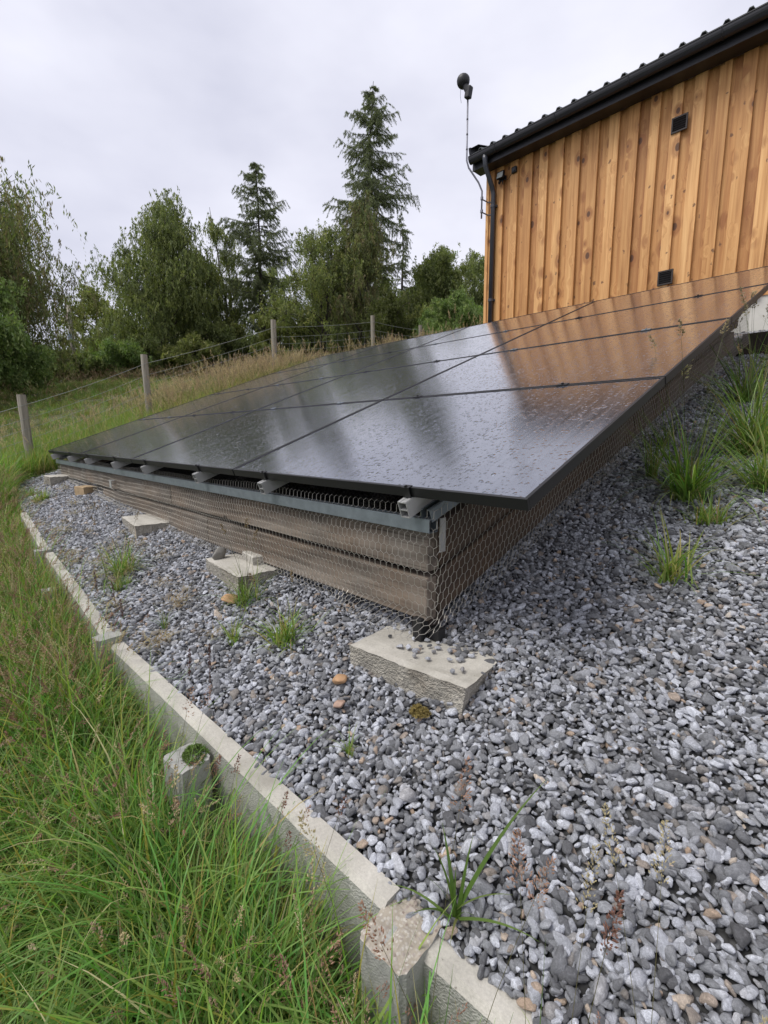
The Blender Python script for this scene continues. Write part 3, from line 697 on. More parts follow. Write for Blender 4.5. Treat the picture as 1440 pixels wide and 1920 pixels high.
# ---------------------------------------------------------------- concrete blocks under the frame
def rough_block(name, c, size, rz, seed, label, group=None, mats=('concrete_top', 'concrete_rough'), amp=.012, cat='concrete block', bottom_open=False):
    bm = bmesh.new(); bmesh.ops.create_cube(bm, size=1)
    bmesh.ops.subdivide_edges(bm, edges=bm.edges[:], cuts=15, use_grid_fill=True)
    for v in bm.verts:
        p = v.co.copy(); top = p.z > .499; up = p.z+.5
        q = Vector((p.x*size[0], p.y*size[1], p.z*size[2]))
        n = mnoise.noise_vector(q*22 + Vector((seed, 0, 0))); n2 = mnoise.noise_vector(q*70 + Vector((seed, 3, 0)))
        if top:
            e = max(abs(p.x), abs(p.y)); q.z += .003*n.z - ((.004+.010*max(0, n2.z+.1)) if e > .49 else 0) + .003*mnoise.noise(q*6); q.x += n.x*.004; q.y += n.y*.004
        else:
            f = 1 if up < .75 else .45
            n = mnoise.noise_vector(Vector((q.x*20, q.y*20, q.z*12)) + Vector((seed, 0, 0))); q += Vector((n.x, n.y, 0))*amp*f*1.1 + Vector((n2.x, n2.y, 0))*amp*.2*f
            k = 1 - .05*(1-up); q.x *= k; q.y *= k
        v.co = q
    me = bpy.data.meshes.new(name); bm.to_mesh(me); bm.free()
    me.materials.append(MT[mats[0]]); me.materials.append(MT[mats[1]])
    for p in me.polygons:
        p.material_index = 0 if p.normal.z > .8 and p.center.z > 0 else 1; p.use_smooth = False
    o = bpy.data.objects.new(name, me); C.objects.link(o); o.location = c; o.rotation_euler = (0, 0, rz); tag(o, label, cat, group); return o
G1 = 'concrete pads under the front of the frame'
rough_block('concrete_block', (-.400, .125, -.6365), (.47, .42, .135), R(7), 1, 'large pale concrete pad under the near corner post, gravel scattered on top', G1)
rough_block('concrete_block', (-1.66, .09, -.575), (.44, .36, .15), R(-4), 2, 'concrete pad carrying a grey round stone, behind a grass tuft', G1)
rough_block('concrete_block', (-3.12, .06, -.505), (.48, .34, .13), R(-6), 3, 'mossy low concrete pad midway along the front sleepers', G1)
rough_block('concrete_block', (-6.15, -.01, -.355), (.30, .22, .14), R(3), 4, 'farthest small concrete pad at the left end of the frame', G1)
rough_block('timber_block', (-4.96, .02, -.400), (.19, .13, .14), R(14), 5, 'short brown timber offcut standing on gravel against the sleepers', None, ('wood_block', 'wood_block'), .003, 'wood block')
o = rough_block('cement_lump', (-1.64, .10, -.484), (.17, .10, .06), R(-10), 8, 'pale cement lump on the pad with the round stone', None, ('concrete_top', 'concrete_top'), .006, 'cement lump')

def pebble(name, loc, s, seed, mat, label, flat=1.0, group=None):
    rg = np.random.default_rng(seed); V = stone_verts(rg, IV2, 6, 9)*s; V[:, 2] *= flat
    o = npmesh(name, V, IF2, MT[mat], smooth=True); o.location = loc; o.rotation_euler = (.1, .2, seed*1.3); tag(o, label, 'stone', group); return o
pebble('stone', (-1.83, -.02, -.474), .045, 21, 'pebble_grey', 'round grey stone sitting on the second concrete pad', 1.3)
pebble('stone', (-.561, -.196, zg(0,-.196)+.045), .030, 22, 'pebble_tan', 'orange-brown cobble on gravel left of the corner pad')
pebble('stone', (-.482, -.26, zg(0,-.26)+.035), .020, 23, 'pebble_pink', 'pinkish tan pebble just below the orange-brown cobble')
pebble('stone', (-.53, -.39, zg(0,-.39)+.020), .019, 24, 'pebble_pink', 'brownish pink pebble in gravel beside the concrete edging')
pebble('stone', (-1.43, .30-.46, zg(-1.4,-.16)+.03), .045, 25, 'pebble_tan', 'flat tan stone leaning on the second pad', .5)
# moss lump
rg = np.random.default_rng(3)
def moss_lump(name, loc, s, mat, label, cat):
    mb = MB(); rnd.seed(int(abs(loc[0])*1000))
    for k in range(900):
        a_ = rnd.uniform(0, 6.28); r_ = rnd.random()**.5*s; h = s*(.5*(1-(r_/s)**2)*rnd.uniform(.1, 1.2) + .18*mnoise.noise(Vector((math.cos(a_)*r_*60, math.sin(a_)*r_*60, 1)))); r_ *= 1+.35*mnoise.noise(Vector((math.cos(a_)*1.6, math.sin(a_)*1.6, s*90)))
        p = Vector((math.cos(a_)*r_, math.sin(a_)*r_*.8, h)); d = Vector((rnd.gauss(0,1), rnd.gauss(0,1), rnd.uniform(0,1.5))).normalized()*.009
        sd = d.orthogonal().normalized()*.002
        mb.add([p-sd, p+sd, p+d], [(0,1,2)])
    o = mb.build(name, MT[mat]); o.location = loc; tag(o, label, cat); return o
moss_lump('moss_clump', (-.262, -.125, zg(0,-.125)+.004), .032, 'moss', 'ragged golden-brown moss at the foot of the corner pad', 'moss')

# ---------------------------------------------------------------- concrete edging (boards and posts)
J = [(1.82, -.425), (.075, -.535), (-1.66, -.615), (-3.42, -.575), (-5.05, -.51)]
labs = ['bottom right concrete board beyond the broken-topped post', 'longest nearest pale concrete board, between broken-topped post and tall square post',
        'concrete board behind dry grass stems, left of the tall square post', 'farthest short concrete board by the fence end of the gravel']
for i in range(4):
    (x1, y1), (x0, y0) = J[i], J[i+1]
    z1 = zg(x1, y1)+.022; z0 = zg(x0, y0)+.022
    if i == 0: z1 -= .01; z0 -= .02
    p0 = Vector((x0+.05*(1), y0, z0)); p1 = Vector((x1-.05, y1, z1)); d = (p1-p0); L_ = d.length; dn = d.normalized()
    side = Vector((0,0,1)).cross(dn).normalized(); up = dn.cross(side); hgt_ = .36; th = .052; n = 40; mr = 10
    # profile: bevelled top towards the grass side
    prof = [(th/2, 0), (-th/2+.012, 0), (-th/2, -.014)] + [(-th/2 - (0 if q else 0), -.014-(hgt_-.014)*q/mr) for q in range(1, mr+1)] + [(th/2, -hgt_)]
    vs = []
    for k in range(n+1):
        c_ = p0 + d*(k/n)
        for q, (a_, b_) in enumerate(prof):
            w = .0035*mnoise.noise(Vector((k*.9+i*30, q*.8, 2))) if 3 <= q <= 12 else .0008*mnoise.noise(Vector((k*.5, q, i)))
            e = .002*mnoise.noise(Vector((k*.8, i*9, 5)))
            vs.append(c_ + side*(a_+w) + up*(b_ + (e if q < 3 else 0)))
    np_ = len(prof); fs = []; mi = []
    mb = MB()
    mb.v = [tuple(v) for v in vs]
    for k in range(n):
        for q in range(np_):
            q2 = (q+1) % np_; mb.f.append((k*np_+q, (k+1)*np_+q, (k+1)*np_+q2, k*np_+q2)); mb.mi.append(0 if q in (0, 1) else 1); mb.c.append(None)
    mb.f.append(tuple(range(np_))); mb.mi.append(1); mb.c.append(None); mb.f.append(tuple(range(n*np_+np_-1, n*np_-1, -1))); mb.mi.append(1); mb.c.append(None)
    o = mb.build('concrete_board', [MT['concrete_top'], MT['concrete_face']]); tag(o, labs[i], 'concrete board', 'concrete boards edging the gravel')
def cpost(x, y, ztop, w, dpt, rz, label, topmat='concrete_post', h=.5, broken=0, seed=1):
    bm = bmesh.new(); bmesh.ops.create_cube(bm, size=1); bmesh.ops.subdivide_edges(bm, edges=bm.edges[:], cuts=11, use_grid_fill=True)
    for v in bm.verts:
        q = Vector((v.co.x*w, v.co.y*dpt, v.co.z*h)); top = v.co.z > .499
        # chamfered upright corners
        if abs(v.co.x) > .45 and abs(v.co.y) > .45: q.x *= .90; q.y *= .90
        n = mnoise.noise_vector(q*28+Vector((seed*5, 0, 0)))
        q += n*.0022
        if top: q.z += broken*mnoise.noise(q*32+Vector((seed, 1, 1)))
        v.co = q
    me = bpy.data.meshes.new('concrete_post'); bm.to_mesh(me); bm.free(); me.materials.append(MT['concrete_post']); me.materials.append(MT[topmat])
    for p in me.polygons: p.material_index = 1 if p.center.z > h*.49 else 0
    o = bpy.data.objects.new('concrete_post', me); C.objects.link(o); o.location = (x, y, ztop-h/2); o.rotation_euler = (0, 0, rz)
    tag(o, label, 'concrete post', 'concrete posts holding the edging boards'); return o
cpost(.078, -.560, -.790, .115, .135, R(4), 'broken-topped concrete post at the bottom with exposed pebbles', 'aggregate', .5, .010, 1)
cpost(-1.655, -.635, -.700, .085, .11, R(2), 'tall square grey concrete post standing above two boards', 'concrete_post', .5, .003, 2)
cpost(-3.42, -.60, -.620, .075, .10, R(0), 'grey concrete post near the far end of the edging', 'concrete_post', .4, .003, 3)
cpost(-.72, -.665, -.785, .115, .10, R(4), 'stubby concrete post with moss on top, in grass before nearest board', 'concrete_post', .45, .004, 4)
cpost(-2.62, -.70, -.70, .07, .065, R(3), 'thin leaning concrete post in seeding grass before far board', 'concrete_post', .45, .004, 5)
moss_lump('moss_cushion', (-.715, -.645, -.787), .048, 'green_moss', 'green moss cushion on the stubby concrete post', 'moss')

# ---------------------------------------------------------------- weeds growing in the gravel
def tuft(x, y, n, L0, L1, spread, w, cols, label, stalks=0, hcol=(.30,.22,.12), hs=(.05, .008), seed=0, name='grass_tuft', group='grass tufts in the gravel', slen=(1.1, 1.5)):
    rnd.seed(seed or int(abs(x*1000+y*77))); mb = MB(); n = int(n*1.5); L0 *= 1.2; L1 *= 1.22
    for k in range(n):
        c = rnd.choice(cols); c = tuple(q*rnd.uniform(.75, 1.2) for q in c); t = rnd.random()
        blade(mb, (rnd.gauss(0, spread*.16), rnd.gauss(0, spread*.16), -.01), rnd.uniform(0, 6.28), rnd.uniform(L0, L1), rnd.uniform(.05, 1.05)*(1 if spread > .08 else .5), rnd.uniform(.1, 1.6), rnd.uniform(w*.6, w), c, 6, lerp3(c, (.25,.27,.08), .35))
    for k in range(stalks):
        stalk(mb, (rnd.gauss(0,.015), rnd.gauss(0,.015), 0), rnd.uniform(0, 6.28), L1*rnd.uniform(*slen), rnd.uniform(.02,.25), rnd.uniform(0,.35), (.12,.14,.05), hcol, hs[0], 24, hs[0]*.22, hs[1], .0024)
    o = mb.build(name, MT['blade']); o.location = (x, y, zg(x, y)+.006); tag(o, label, 'grass', group); return o
GN = [(.16,.27,.06), (.22,.33,.08), (.28,.38,.11), (.12,.20,.05), (.36,.36,.16)]
GY = [(.22,.34,.07), (.30,.38,.10), (.18,.28,.05), (.40,.38,.15)]
tuft(-2.42, -.36, 110, .08, .24, .14, .006, GN, 'tall leafy grass tuft beside the mossy concrete pad', 3)
tuft(-2.22, -.43, 60, .05, .13, .16, .005, GN, 'low spreading grass right before the mossy pad tuft', 0)
tuft(-5.35, -.30, 90, .06, .17, .16, .007, GY, 'bright grass tuft near the timber offcut', 0)
tuft(-5.85, -.33, 60, .05, .13, .14, .006, GY, 'short grass tuft near the farthest small pad', 0)
tuft(-1.36, -.12, 80, .08, .22, .15, .0045, GN, 'fine dark grass tuft in front of the pad with the round stone', 3)
tuft(-.93, -.18, 75, .07, .18, .17, .0065, GY, 'splayed yellow-green grass tuft between two concrete pads', 2)
tuft(-1.13, -.30, 22, .05, .12, .06, .006, GY, 'small upright yellowish weed beside the splayed tuft', 0, name='weed', group=None)
tuft(-1.54, -.43, 9, .07, .13, .03, .004, GN, 'few thin blades near the tall square concrete post', 0)
tuft(-.33, -.355, 12, .04, .09, .04, .004, GY, 'tiny yellow-green sprout in the open gravel', 0)
tuft(.03, 1.46, 150, .16, .50, .16, .0085, GN, 'biggest grass tuft right of the array edge', 3, (.36,.29,.17), (.07, .011))
tuft(.17, 2.05, 190, .18, .56, .2, .009, GN, 'dense tall grass at the right edge of the gravel', 5, (.36,.29,.17), (.08, .012))
tuft(.30, 1.62, 110, .14, .42, .18, .008, GN, 'leafy grass by the right picture edge below the dense grass', 2)
tuft(.17, 1.26, 85, .05, .16, .17, .006, GY, 'low bright rosette of grass just below the biggest tuft', 0)
tuft(.155, .80, 55, .09, .28, .14, .008, GY, 'loose star-shaped grass tuft alone in the right gravel', 0)
tuft(-.02, 3.0, 80, .2, .52, .16, .009, GN, 'tall seeding grass close to the timber retaining board', 9, (.42,.34,.2), (.10, .014), slen=(.8, 1.0))
tuft(.10, 3.6, 50, .2, .5, .16, .009, GY, 'pale seeding grass before the white plinth', 9, (.44,.36,.22), (.11, .015), slen=(.75, .95))
tuft(-.26, 2.1, 14, .12, .30, .05, .006, GN, 'thin stalks with one big pale seed head by the panel edge', 2, (.66,.58,.38), (.13, .022), slen=(1.05, 1.25))
tuft(-.19, 1.66, 30, .15, .34, .07, .006, GN, 'dark seeding stems under the panel edge', 4, (.22,.17,.09), (.08, .010))
# long blades leaning over the edging, and a docks' red seed spikes
def lean_tuft(x, y, z, specs, label, name='grass_tuft', cat='grass', group=None):
    mb = MB()
    for (az, L_, lean, droop, w, c) in specs: blade(mb, (rnd.gauss(0,.006), rnd.gauss(0,.006), 0), az, L_, lean, droop, w, c, 9, lerp3(c, (.2,.24,.07), .3))
    o = mb.build(name, MT['blade']); o.location = (x, y, z); tag(o, label, cat, group); return o
rnd.seed(9)
lean_tuft(.145, -.475, zg(.1,-.47), [(1.0, .34, .45, .35, .011, (.09,.16,.03)), (2.6, .17, .3, .5, .010, (.08,.15,.03)), (3.3, .15, .15, .5, .009, (.10,.17,.03)), (.2, .18, .9, .7, .008, (.13,.2,.05)),
   (3.6, .14, .9, .9, .007, (.13,.2,.05)), (1.7, .16, .2, .4, .009, (.09,.16,.03)), (.5, .15, .6, .8, .006, (.15,.2,.06)), (4.5, .14, .5, .9, .007, (.08,.14,.03)), (5.2, .12, .6, 1.0, .006, (.2,.2,.08)), (2.1, .10, .2, .2, .008, (.09,.16,.03)), (4.0,.12,.3,.6,.005,(.08,.14,.03)), (5.8,.14,.4,.7,.005,(.1,.16,.04))],
   'broad green blades rooted beside the broken-topped post')
def dock(x, y, L_, col, label, seed, tilt=.1, hl=.1, n=90, leaves=True, z=None, group='reddish seed spikes'):
    rnd.seed(seed); mb = MB(); az = rnd.uniform(0, 6.28); d = Vector((math.cos(az)*tilt, math.sin(az)*tilt, 1)).normalized()
    top = d*L_; mb.tube([(0,0,0), d*(L_*.5), top], [.0016, .0013, .0008], 5, (.16,.08,.05))
    for k in range(n):
        t = rnd.random(); q = d*(L_ - hl*t); a_ = rnd.uniform(0, 6.28); r_ = .006*(.35+.65*math.sin(min(1, t*1.3)*2.4)); e = Vector((math.cos(a_)*r_, math.sin(a_)*r_, 0))
        s = rnd.uniform(.0018, .0036); kk_ = rnd.uniform(.6, 1.3); cc = tuple(c_*kk_ for c_ in col); c0 = q+e
        mb.add([c0+Vector((0,0,-s)), c0+Vector((s*.6,0,0)), c0+Vector((-s*.3,s*.5,0)), c0+Vector((-s*.3,-s*.5,0)), c0+Vector((0,0,s*1.6))], [(0,2,1),(0,3,2),(0,1,3),(4,1,2),(4,2,3),(4,3,1)], cc)
    o = mb.build('seed_spike', MT['blade']); o.location = (x, y, (zg(x, y) if z is None else z)); tag(o, label, 'seed spike', group); return o
dock(-.985, -.47, .17, (.085,.028,.02), 'dark red seed spike standing over the gravel by the nearest board', 31)
dock(-1.10, -.50, .12, (.12,.04,.028), 'shorter dark red spike left of the tallest red one', 32)
dock(-2.05, -.50, .12, (.13,.045,.03), 'rust spike in gravel near low spreading grass', 33)
dock(-2.32, -.52, .12, (.13,.045,.03), 'rust spike left of the low spreading grass', 34)
dock(-1.85, -.52, .10, (.16,.07,.04), 'short rust spike just behind the tall square post', 35)

# tall seeding grasses rooted in the verge and leaning in front of the gravel, bottom right
def seeding(x, y, specs, label, seed, hmul=2.0):
    rnd.seed(seed); mb = MB()
    for (dx, dy, L_, lean, droop, az, hc, hl, n, sp, sz_) in specs:
        L_ *= hmul; hc = tuple(min(.7, q*1.15+.05) for q in hc); n = int(n*1.8); hl *= 1.6; sp *= 1.5; sz_ *= 1.0; az += rnd.uniform(-.3, .3)
        stalk(mb, (dx, dy, 0), az, L_, lean, droop, (.13,.12,.05), hc, hl, n, sp, sz_, .0016)
    for k in range(10):
        c = rnd.choice(GREENS+STRAW[:1]); blade(mb, (rnd.gauss(0,.04), rnd.gauss(0,.03), 0), rnd.uniform(0,6.28), rnd.uniform(.2,.4), rnd.uniform(.05,.3), rnd.uniform(.1,.8), .004, c, 6)
    o = mb.build('seeding_grass', MT['blade']); o.location = (x, y, terr(x, y)); tag(o, label, 'grass', 'tall seeding grasses in front of the gravel'); return o
RD, PK, TN = (.20,.085,.055), (.34,.19,.13), (.40,.33,.19)
seeding(.42, -.66, [(0,0,.34,.05,.1,1.0,RD,.05,60,.007,.0045), (.02,.02,.32,.12,.2,.3,RD,.045,55,.007,.0045), (-.01,.02,.30,.1,.3,2.5,PK,.05,60,.014,.005), (.03,-.02,.31,.05,.2,5.2,PK,.06,60,.014,.005), (-.03,0,.27,.2,.4,3.2,PK,.05,50,.013,.005), (.0,.03,.28,.1,.5,1.8,TN,.06,40,.012,.005),(.05,.0,.28,.1,.4,.8,TN,.06,40,.012,.005)],
   'reddish seed heads standing in front of the gravel at bottom centre-right', 41)
seeding(.56, -.60, [(0,0,.32,.10,.3,.9,PK,.06,60,.014,.005), (.03,.0,.34,.12,.35,.2,RD,.055,55,.010,.005), (-.04,.02,.30,.15,.6,1.6,TN,.06,44,.013,.005), (.05,.02,.33,.1,.5,.5,PK,.07,55,.014,.005), (.0,.04,.30,.2,.6,2.2,TN,.06,44,.012,.005), (.02,.05,.36,.1,.3,1.2,RD,.05,50,.009,.0045)],
   'pinkish drooping seed heads in the bottom right corner', 42)
seeding(.23, -.69, [(0,0,.36,.05,.2,1.9,PK,.05,45,.011,.0045), (.03,.02,.30,.1,.3,.9,PK,.05,45,.012,.0045), (-.03,.0,.33,.1,.2,3.5,TN,.05,40,.011,.0045)],
   'thin pink seed heads right of the broken-topped post', 43)
seeding(-.12, -.78, [(0,0,.42,.1,.1,.6,RD,.03,20,.006,.004), (.03,.02,.48,.15,.15,.7,RD,.03,20,.006,.004), (-.05,.03,.40,.1,.2,1.1,PK,.03,20,.008,.004), (-.10,.04,.45,.1,.2,.3,RD,.035,26,.006,.004)],
   'slim dark stems crossing the face of the nearest board', 44, 1.35)
seeding(-.45, -.80, [(0,0,.42,.1,.2,.9,RD,.035,30,.006,.0045), (.08,.02,.44,.1,.15,1.2,RD,.03,24,.006,.0045), (-.1,.0,.46,.12,.3,1.6,PK,.04,30,.010,.0045), (-.16,.02,.48,.05,.2,.8,PK,.05,34,.012,.0045)],
   'slender brown-headed grasses beside the mossy stub post', 45, 1.25)

# ---------------------------------------------------------------- terrace retaining board
mb = MB(); mb.box((.75, 4.40, .93), (2.15, .045, .22)); o = mb.build('retaining_board', MT['dark_timber'], bevel=.004); tag(o, 'dark timber board holding back the gravel terrace by the white plinth', 'timber board')
mb = MB(); V = []
for x in np.arange(-.9, 1.9, .2):
    for y in (4.38, 4.7, 5.1, 5.6): V.append((x, y, 1.0+(y-4.42)*.2-.006))
nxx = len(np.arange(-.9, 1.9, .2)); F = [(i*4+j, (i+1)*4+j, (i+1)*4+j+1, i*4+j+1) for i in range(nxx-1) for j in range(3)]
tag(npmesh('terrace_ground', np.array(V), np.array(F), MT['gravel_bed']), kind='structure')

# ---------------------------------------------------------------- building
YW = 5.60; XL = -3.94; XR = 4.6; ZB = 1.62; ZT = 4.12
bd = empty('timber_building', (XL, YW, 1.2)); tag(bd, 'orange larch-clad building with black gutter behind the solar array', 'building')
def bpart(mb, name, mat, parent=bd, **k):
    o = mb.build(name, mat, None, **k)
    o.parent = parent
    if parent is bd: o.matrix_parent_inverse = Matrix.Translation(bd.location).inverted()
    return o
rnd.seed(77); mb = MB(); x = XL+.02; top = True
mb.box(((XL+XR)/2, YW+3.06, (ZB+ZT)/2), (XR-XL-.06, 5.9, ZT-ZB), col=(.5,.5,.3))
k = 0
while x < XR:
    w = rnd.uniform(.105, .135)
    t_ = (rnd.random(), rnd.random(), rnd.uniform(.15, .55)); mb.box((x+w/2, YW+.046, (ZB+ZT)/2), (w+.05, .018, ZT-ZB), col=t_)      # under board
    x2 = x + w
    w2 = rnd.uniform(.105, .13); t_ = (rnd.random(), rnd.random(), rnd.uniform(.45, 1.0)); mb.box((x2+w2/2, YW+.014, (ZB+ZT)/2-.004), (w2, .028, ZT-ZB), col=t_)
    x = x2 + w2 + rnd.uniform(-.012, .0); k += 1
# left gable boards
y = YW+.08
while y < YW+5.9:
    w = .14; mb.box((XL+.012, y+w/2, (ZB+ZT)/2+.15), (.022, w-.004, ZT-ZB+.3), col=(rnd.random(), rnd.random(), rnd.uniform(.2,.8))); y += w
bpart(mb, 'cladding_wall', MT['cladding'])
mb = MB(); mb.box((XL+.0, YW+.012, (ZB+ZT)/2), (.05, .075, ZT-ZB), col=(.2,.3,.8)); mb.box((XL+.066, YW+.002, (ZB+ZT)/2), (.08, .026, ZT-ZB), col=(.7,.3,.5)); bpart(mb, 'corner_board', MT['cladding'])
mb = MB(); mb.box(((XL+XR)/2+.03, YW+3.0, .85), (XR-XL-.05, 5.9, 1.54)); bpart(mb, 'plinth', MT['render_white'])
# roof: soffit, fascia, trapezoidal sheet
mb = MB(); mb.box(((XL+XR)/2-.04, YW-.105, 4.105), (XR-XL+.22, .20, .016)); mb.box(((XL+XR)/2-.04, YW-.210, 4.175), (XR-XL+.22, .018, .17)); bpart(mb, 'fascia', MT['gutter_plastic'])
rib = .20; prof = []; x = XL-.13
while x < XR+.2:
    prof += [(x, 0), (x+.130, 0), (x+.148, .034), (x+.180, .034)]; x += rib
pitch = R(16); vs = []; 
for (yy, th) in ((0, 0), (7, 0)):
    for (px_, pz) in prof:
        yb = YW-.30 + yy*math.cos(pitch); zb = 4.285 + yy*math.sin(pitch); vs.append((px_, yb, zb+pz))
for (px_, pz) in prof: vs.append((px_, YW-.30, 4.285+pz-.010))
n = len(prof); fs = [(i, i+1, n+i+1, n+i) for i in range(n-1)] + [(i+1, i, 2*n+i, 2*n+i+1) for i in range(n-1)]
mb = MB(); mb.add(vs, fs); roof = bpart(mb, 'roof', MT['roof_sheet'])
mb = MB()
mb.box((XL-.13, YW-.30+3.35, 4.29+3.45*math.sin(pitch)), (.03, 7.0, .18), Matrix.Rotation(pitch, 3, 'X')); mb.box((XL-.065, YW-.30+3.35, 4.375+3.45*math.sin(pitch)), (.16, 7.0, .006), Matrix.Rotation(pitch, 3, 'X')); bpart(mb, 'barge_board', MT['gutter_plastic'])
# gutter: half round with lip
mb = MB(); gy, gz, gr_ = YW-.285, 4.235, .062; ga, gb = XL-.14, XR+.1; pr_ = []
for k in range(13):
    t = math.pi + math.pi*k/12; pr_.append((gy+math.cos(t)*gr_, gz+math.sin(t)*gr_*1.25))
pr_ = [(gy-gr_-.006, gz+.004), (gy-gr_-.006, gz+.012), (gy-gr_+.004, gz+.012)] + pr_
pin = [(gy+(a_-gy)*.93, gz+.0+(b_-gz)*.93) for a_, b_ in pr_[3:]][::-1]
loop = pr_+pin; vs = [(ga, a_, b_) for a_, b_ in loop] + [(gb, a_, b_) for a_, b_ in loop]; n = len(loop)
mb.add(vs, [(i, (i+1) % n, n+(i+1) % n, n+i) for i in range(n)] + [tuple(range(n)), tuple(range(2*n-1, n-1, -1))])
mb.add([(ga-.002, gy+math.cos(math.pi+math.pi*k/12)*gr_*1.04, gz+math.sin(math.pi+math.pi*k/12)*gr_*1.3) for k in range(13)], [tuple(range(13))])
gut = bpart(mb, 'gutter', MT['gutter_plastic'], smooth=False)
x = ga+.45
while x < gb:
    mb = MB(); mb.tube([(x, gy+math.cos(math.pi+math.pi*k/10)*(gr_+.004), gz+math.sin(math.pi+math.pi*k/10)*(gr_*1.25+.004)) for k in range(11)], .006, 4); o = mb.build('bracket', MT['gutter_plastic']); o.parent = gut; x += .9
mb = MB(); mb.tube([(XL+.12, gy, gz-.05), (XL+.12, gy, gz-.11), (XL+.12, gy+.01, gz-.19), (XL+.125, YW-.09, gz-.42), (XL+.125, YW-.055, gz-.50), (XL+.125, YW-.055, 1.2)], [.048, .036, .034, .034, .034, .034], 14)
dp = bpart(mb, 'downpipe', MT['pipe_plastic'], smooth=True)
for zz in (3.55, 2.2):
    mb = MB(); mb.tube([(XL+.125, YW-.055, zz), (XL+.125, YW-.055, zz+.04)], .041, 14); mb.box((XL+.125, YW-.02, zz+.02), (.10, .03, .03)); o = mb.build('pipe_clip', MT['pipe_plastic']); o.parent = dp
def vent(x, z):
    mb = MB(); w, h = .165, .165
    mb.box((x, YW-.008, z+h/2-.008), (w, .018, .016)); mb.box((x, YW-.008, z-h/2+.008), (w, .018, .016))
    mb.box((x-w/2+.008, YW-.008, z), (.016, .018, h-.034)); mb.box((x+w/2-.008, YW-.008, z), (.016, .018, h-.034)); mb.box((x, YW-.0015, z), (w-.034, .003, h-.034))
    v = bpart(mb, 'vent', MT['vent_brown'])
    mb = MB()
    for k in range(5): mb.box((x, YW-.010, z-h/2+.033+k*.025), (w-.036, .020, .003), Matrix.Rotation(R(35), 3, 'X'))
    o = mb.build('grille', MT['dark_metal']); o.parent = v
vent(-1.35, 3.67); vent(-1.365, 2.01)

# floodlight and small sensor box under the eaves
fl = empty('floodlight', (-3.69, YW, 3.93)); tag(fl, 'small square floodlight under the gutter near the building corner', 'floodlight')
mb = MB(); mb.box((0, -.07, .02), (.115, .035, .10), Matrix.Rotation(R(-14), 3, 'X')); mb.box((-.06, -.04, -.0), (.004, .07, .02)); mb.box((.06, -.04, 0), (.004, .07, .02)); mb.box((0, -.008, -.01), (.13, .016, .05)); mb.build('housing', MT['dark_metal'], fl, bevel=.003)
mb = MB(); mb.box((0, -.0885, .0155), (.095, .003, .08), Matrix.Rotation(R(-14), 3, 'X')); mb.build('lens', MT['lamp_glass'], fl)
mb = MB(); mb.tube([(-.02, -.05, -.06), (-.02, -.07, -.085)], .018, 10); mb.tube([(.02, -.04, -.05), (.02, -.045, -.08)], .010, 8); mb.build('motion_sensor', MT['dark_metal'], fl)
mb = MB(); mb.tube([(.04, -.03, -.04), (.09, -.006, -.05), (.14, -.004, .0), (.17, -.004, .05)], .003, 5); mb.build('cable', MT['dark_metal'], fl)
jb = empty('junction_box', (-3.49, YW, 3.965)); tag(jb, 'small round-cornered black box right of the floodlight', 'junction box')
mb = MB(); mb.box((0, -.02, 0), (.085, .042, .085)); mb.build('housing', MT['dark_metal'], jb, bevel=.014)
mb = MB(); mb.tube([(0, -.041, 0), (0, -.047, 0)], .028, 14); mb.build('lid', MT['gutter_plastic'], jb)

# mast with a dark sensor head at the corner
ms = empty('sensor_mast', (-4.0, 5.45, 3.4)); tag(ms, 'thin steel mast at the gutter corner with a black round device on top', 'mast')
def rel(pts): return [(p[0]+4.0, p[1]-5.45, p[2]-3.4) for p in pts]
mb = MB(); mb.tube(rel([(-3.935, 5.42, 3.40), (-3.935, 5.42, 3.78), (-3.975, 5.38, 3.90), (-4.08, 5.27, 4.10), (-4.105, 5.25, 4.20), (-4.105, 5.25, 5.02)]), .0125, 10); mb.build('pole', MT['pole_steel'], ms, smooth=True)
for zz in (3.50, 3.68):
    mb = MB(); mb.tube(rel([(-3.935, 5.40, zz), (-3.95, 5.46, zz), (-3.93, 5.57, zz-.01), (-3.87, 5.60, zz-.02)]), .009, 6); mb.tube(rel([(-3.935, 5.42, zz-.02), (-3.935, 5.42, zz+.02)]), .022, 10); mb.build('bracket', MT['pole_steel'], ms)
for zz in (4.35, 4.55, 4.75):
    mb = MB(); mb.tube(rel([(-4.105, 5.25, zz-.01), (-4.105, 5.25, zz+.01)]), .0145, 8); mb.build('band', MT['dark_metal'], ms)
mb = MB(); mb.box(rel([(-4.085, 5.24, 5.09)])[0], (.085, .085, .15), Matrix.Rotation(R(12), 3, 'Y')); mb.tube(rel([(-4.09, 5.24, 5.10), (-4.14, 5.22, 5.20)]), [.045, .04], 12); mb.build('device_bracket', MT['dark_metal'], ms, bevel=.014)
IVb, IFb = ico(3); V = IVb*np.array([.095, .095, .10]); V[:, 2] = np.where(V[:, 2] > .03, .03+(V[:, 2]-.03)*.8, V[:, 2])
o = npmesh('device_head', V, IFb, MT['dark_metal'], ms, smooth=True); o.location = rel([(-4.17, 5.22, 5.27)])[0]
mb = MB(); mb.tube(rel([(-4.20, 5.2, 5.19), (-4.205, 5.2, 5.08), (-4.185, 5.2, 4.98)]), .0025, 5); mb.build('cable', MT['dark_metal'], ms)

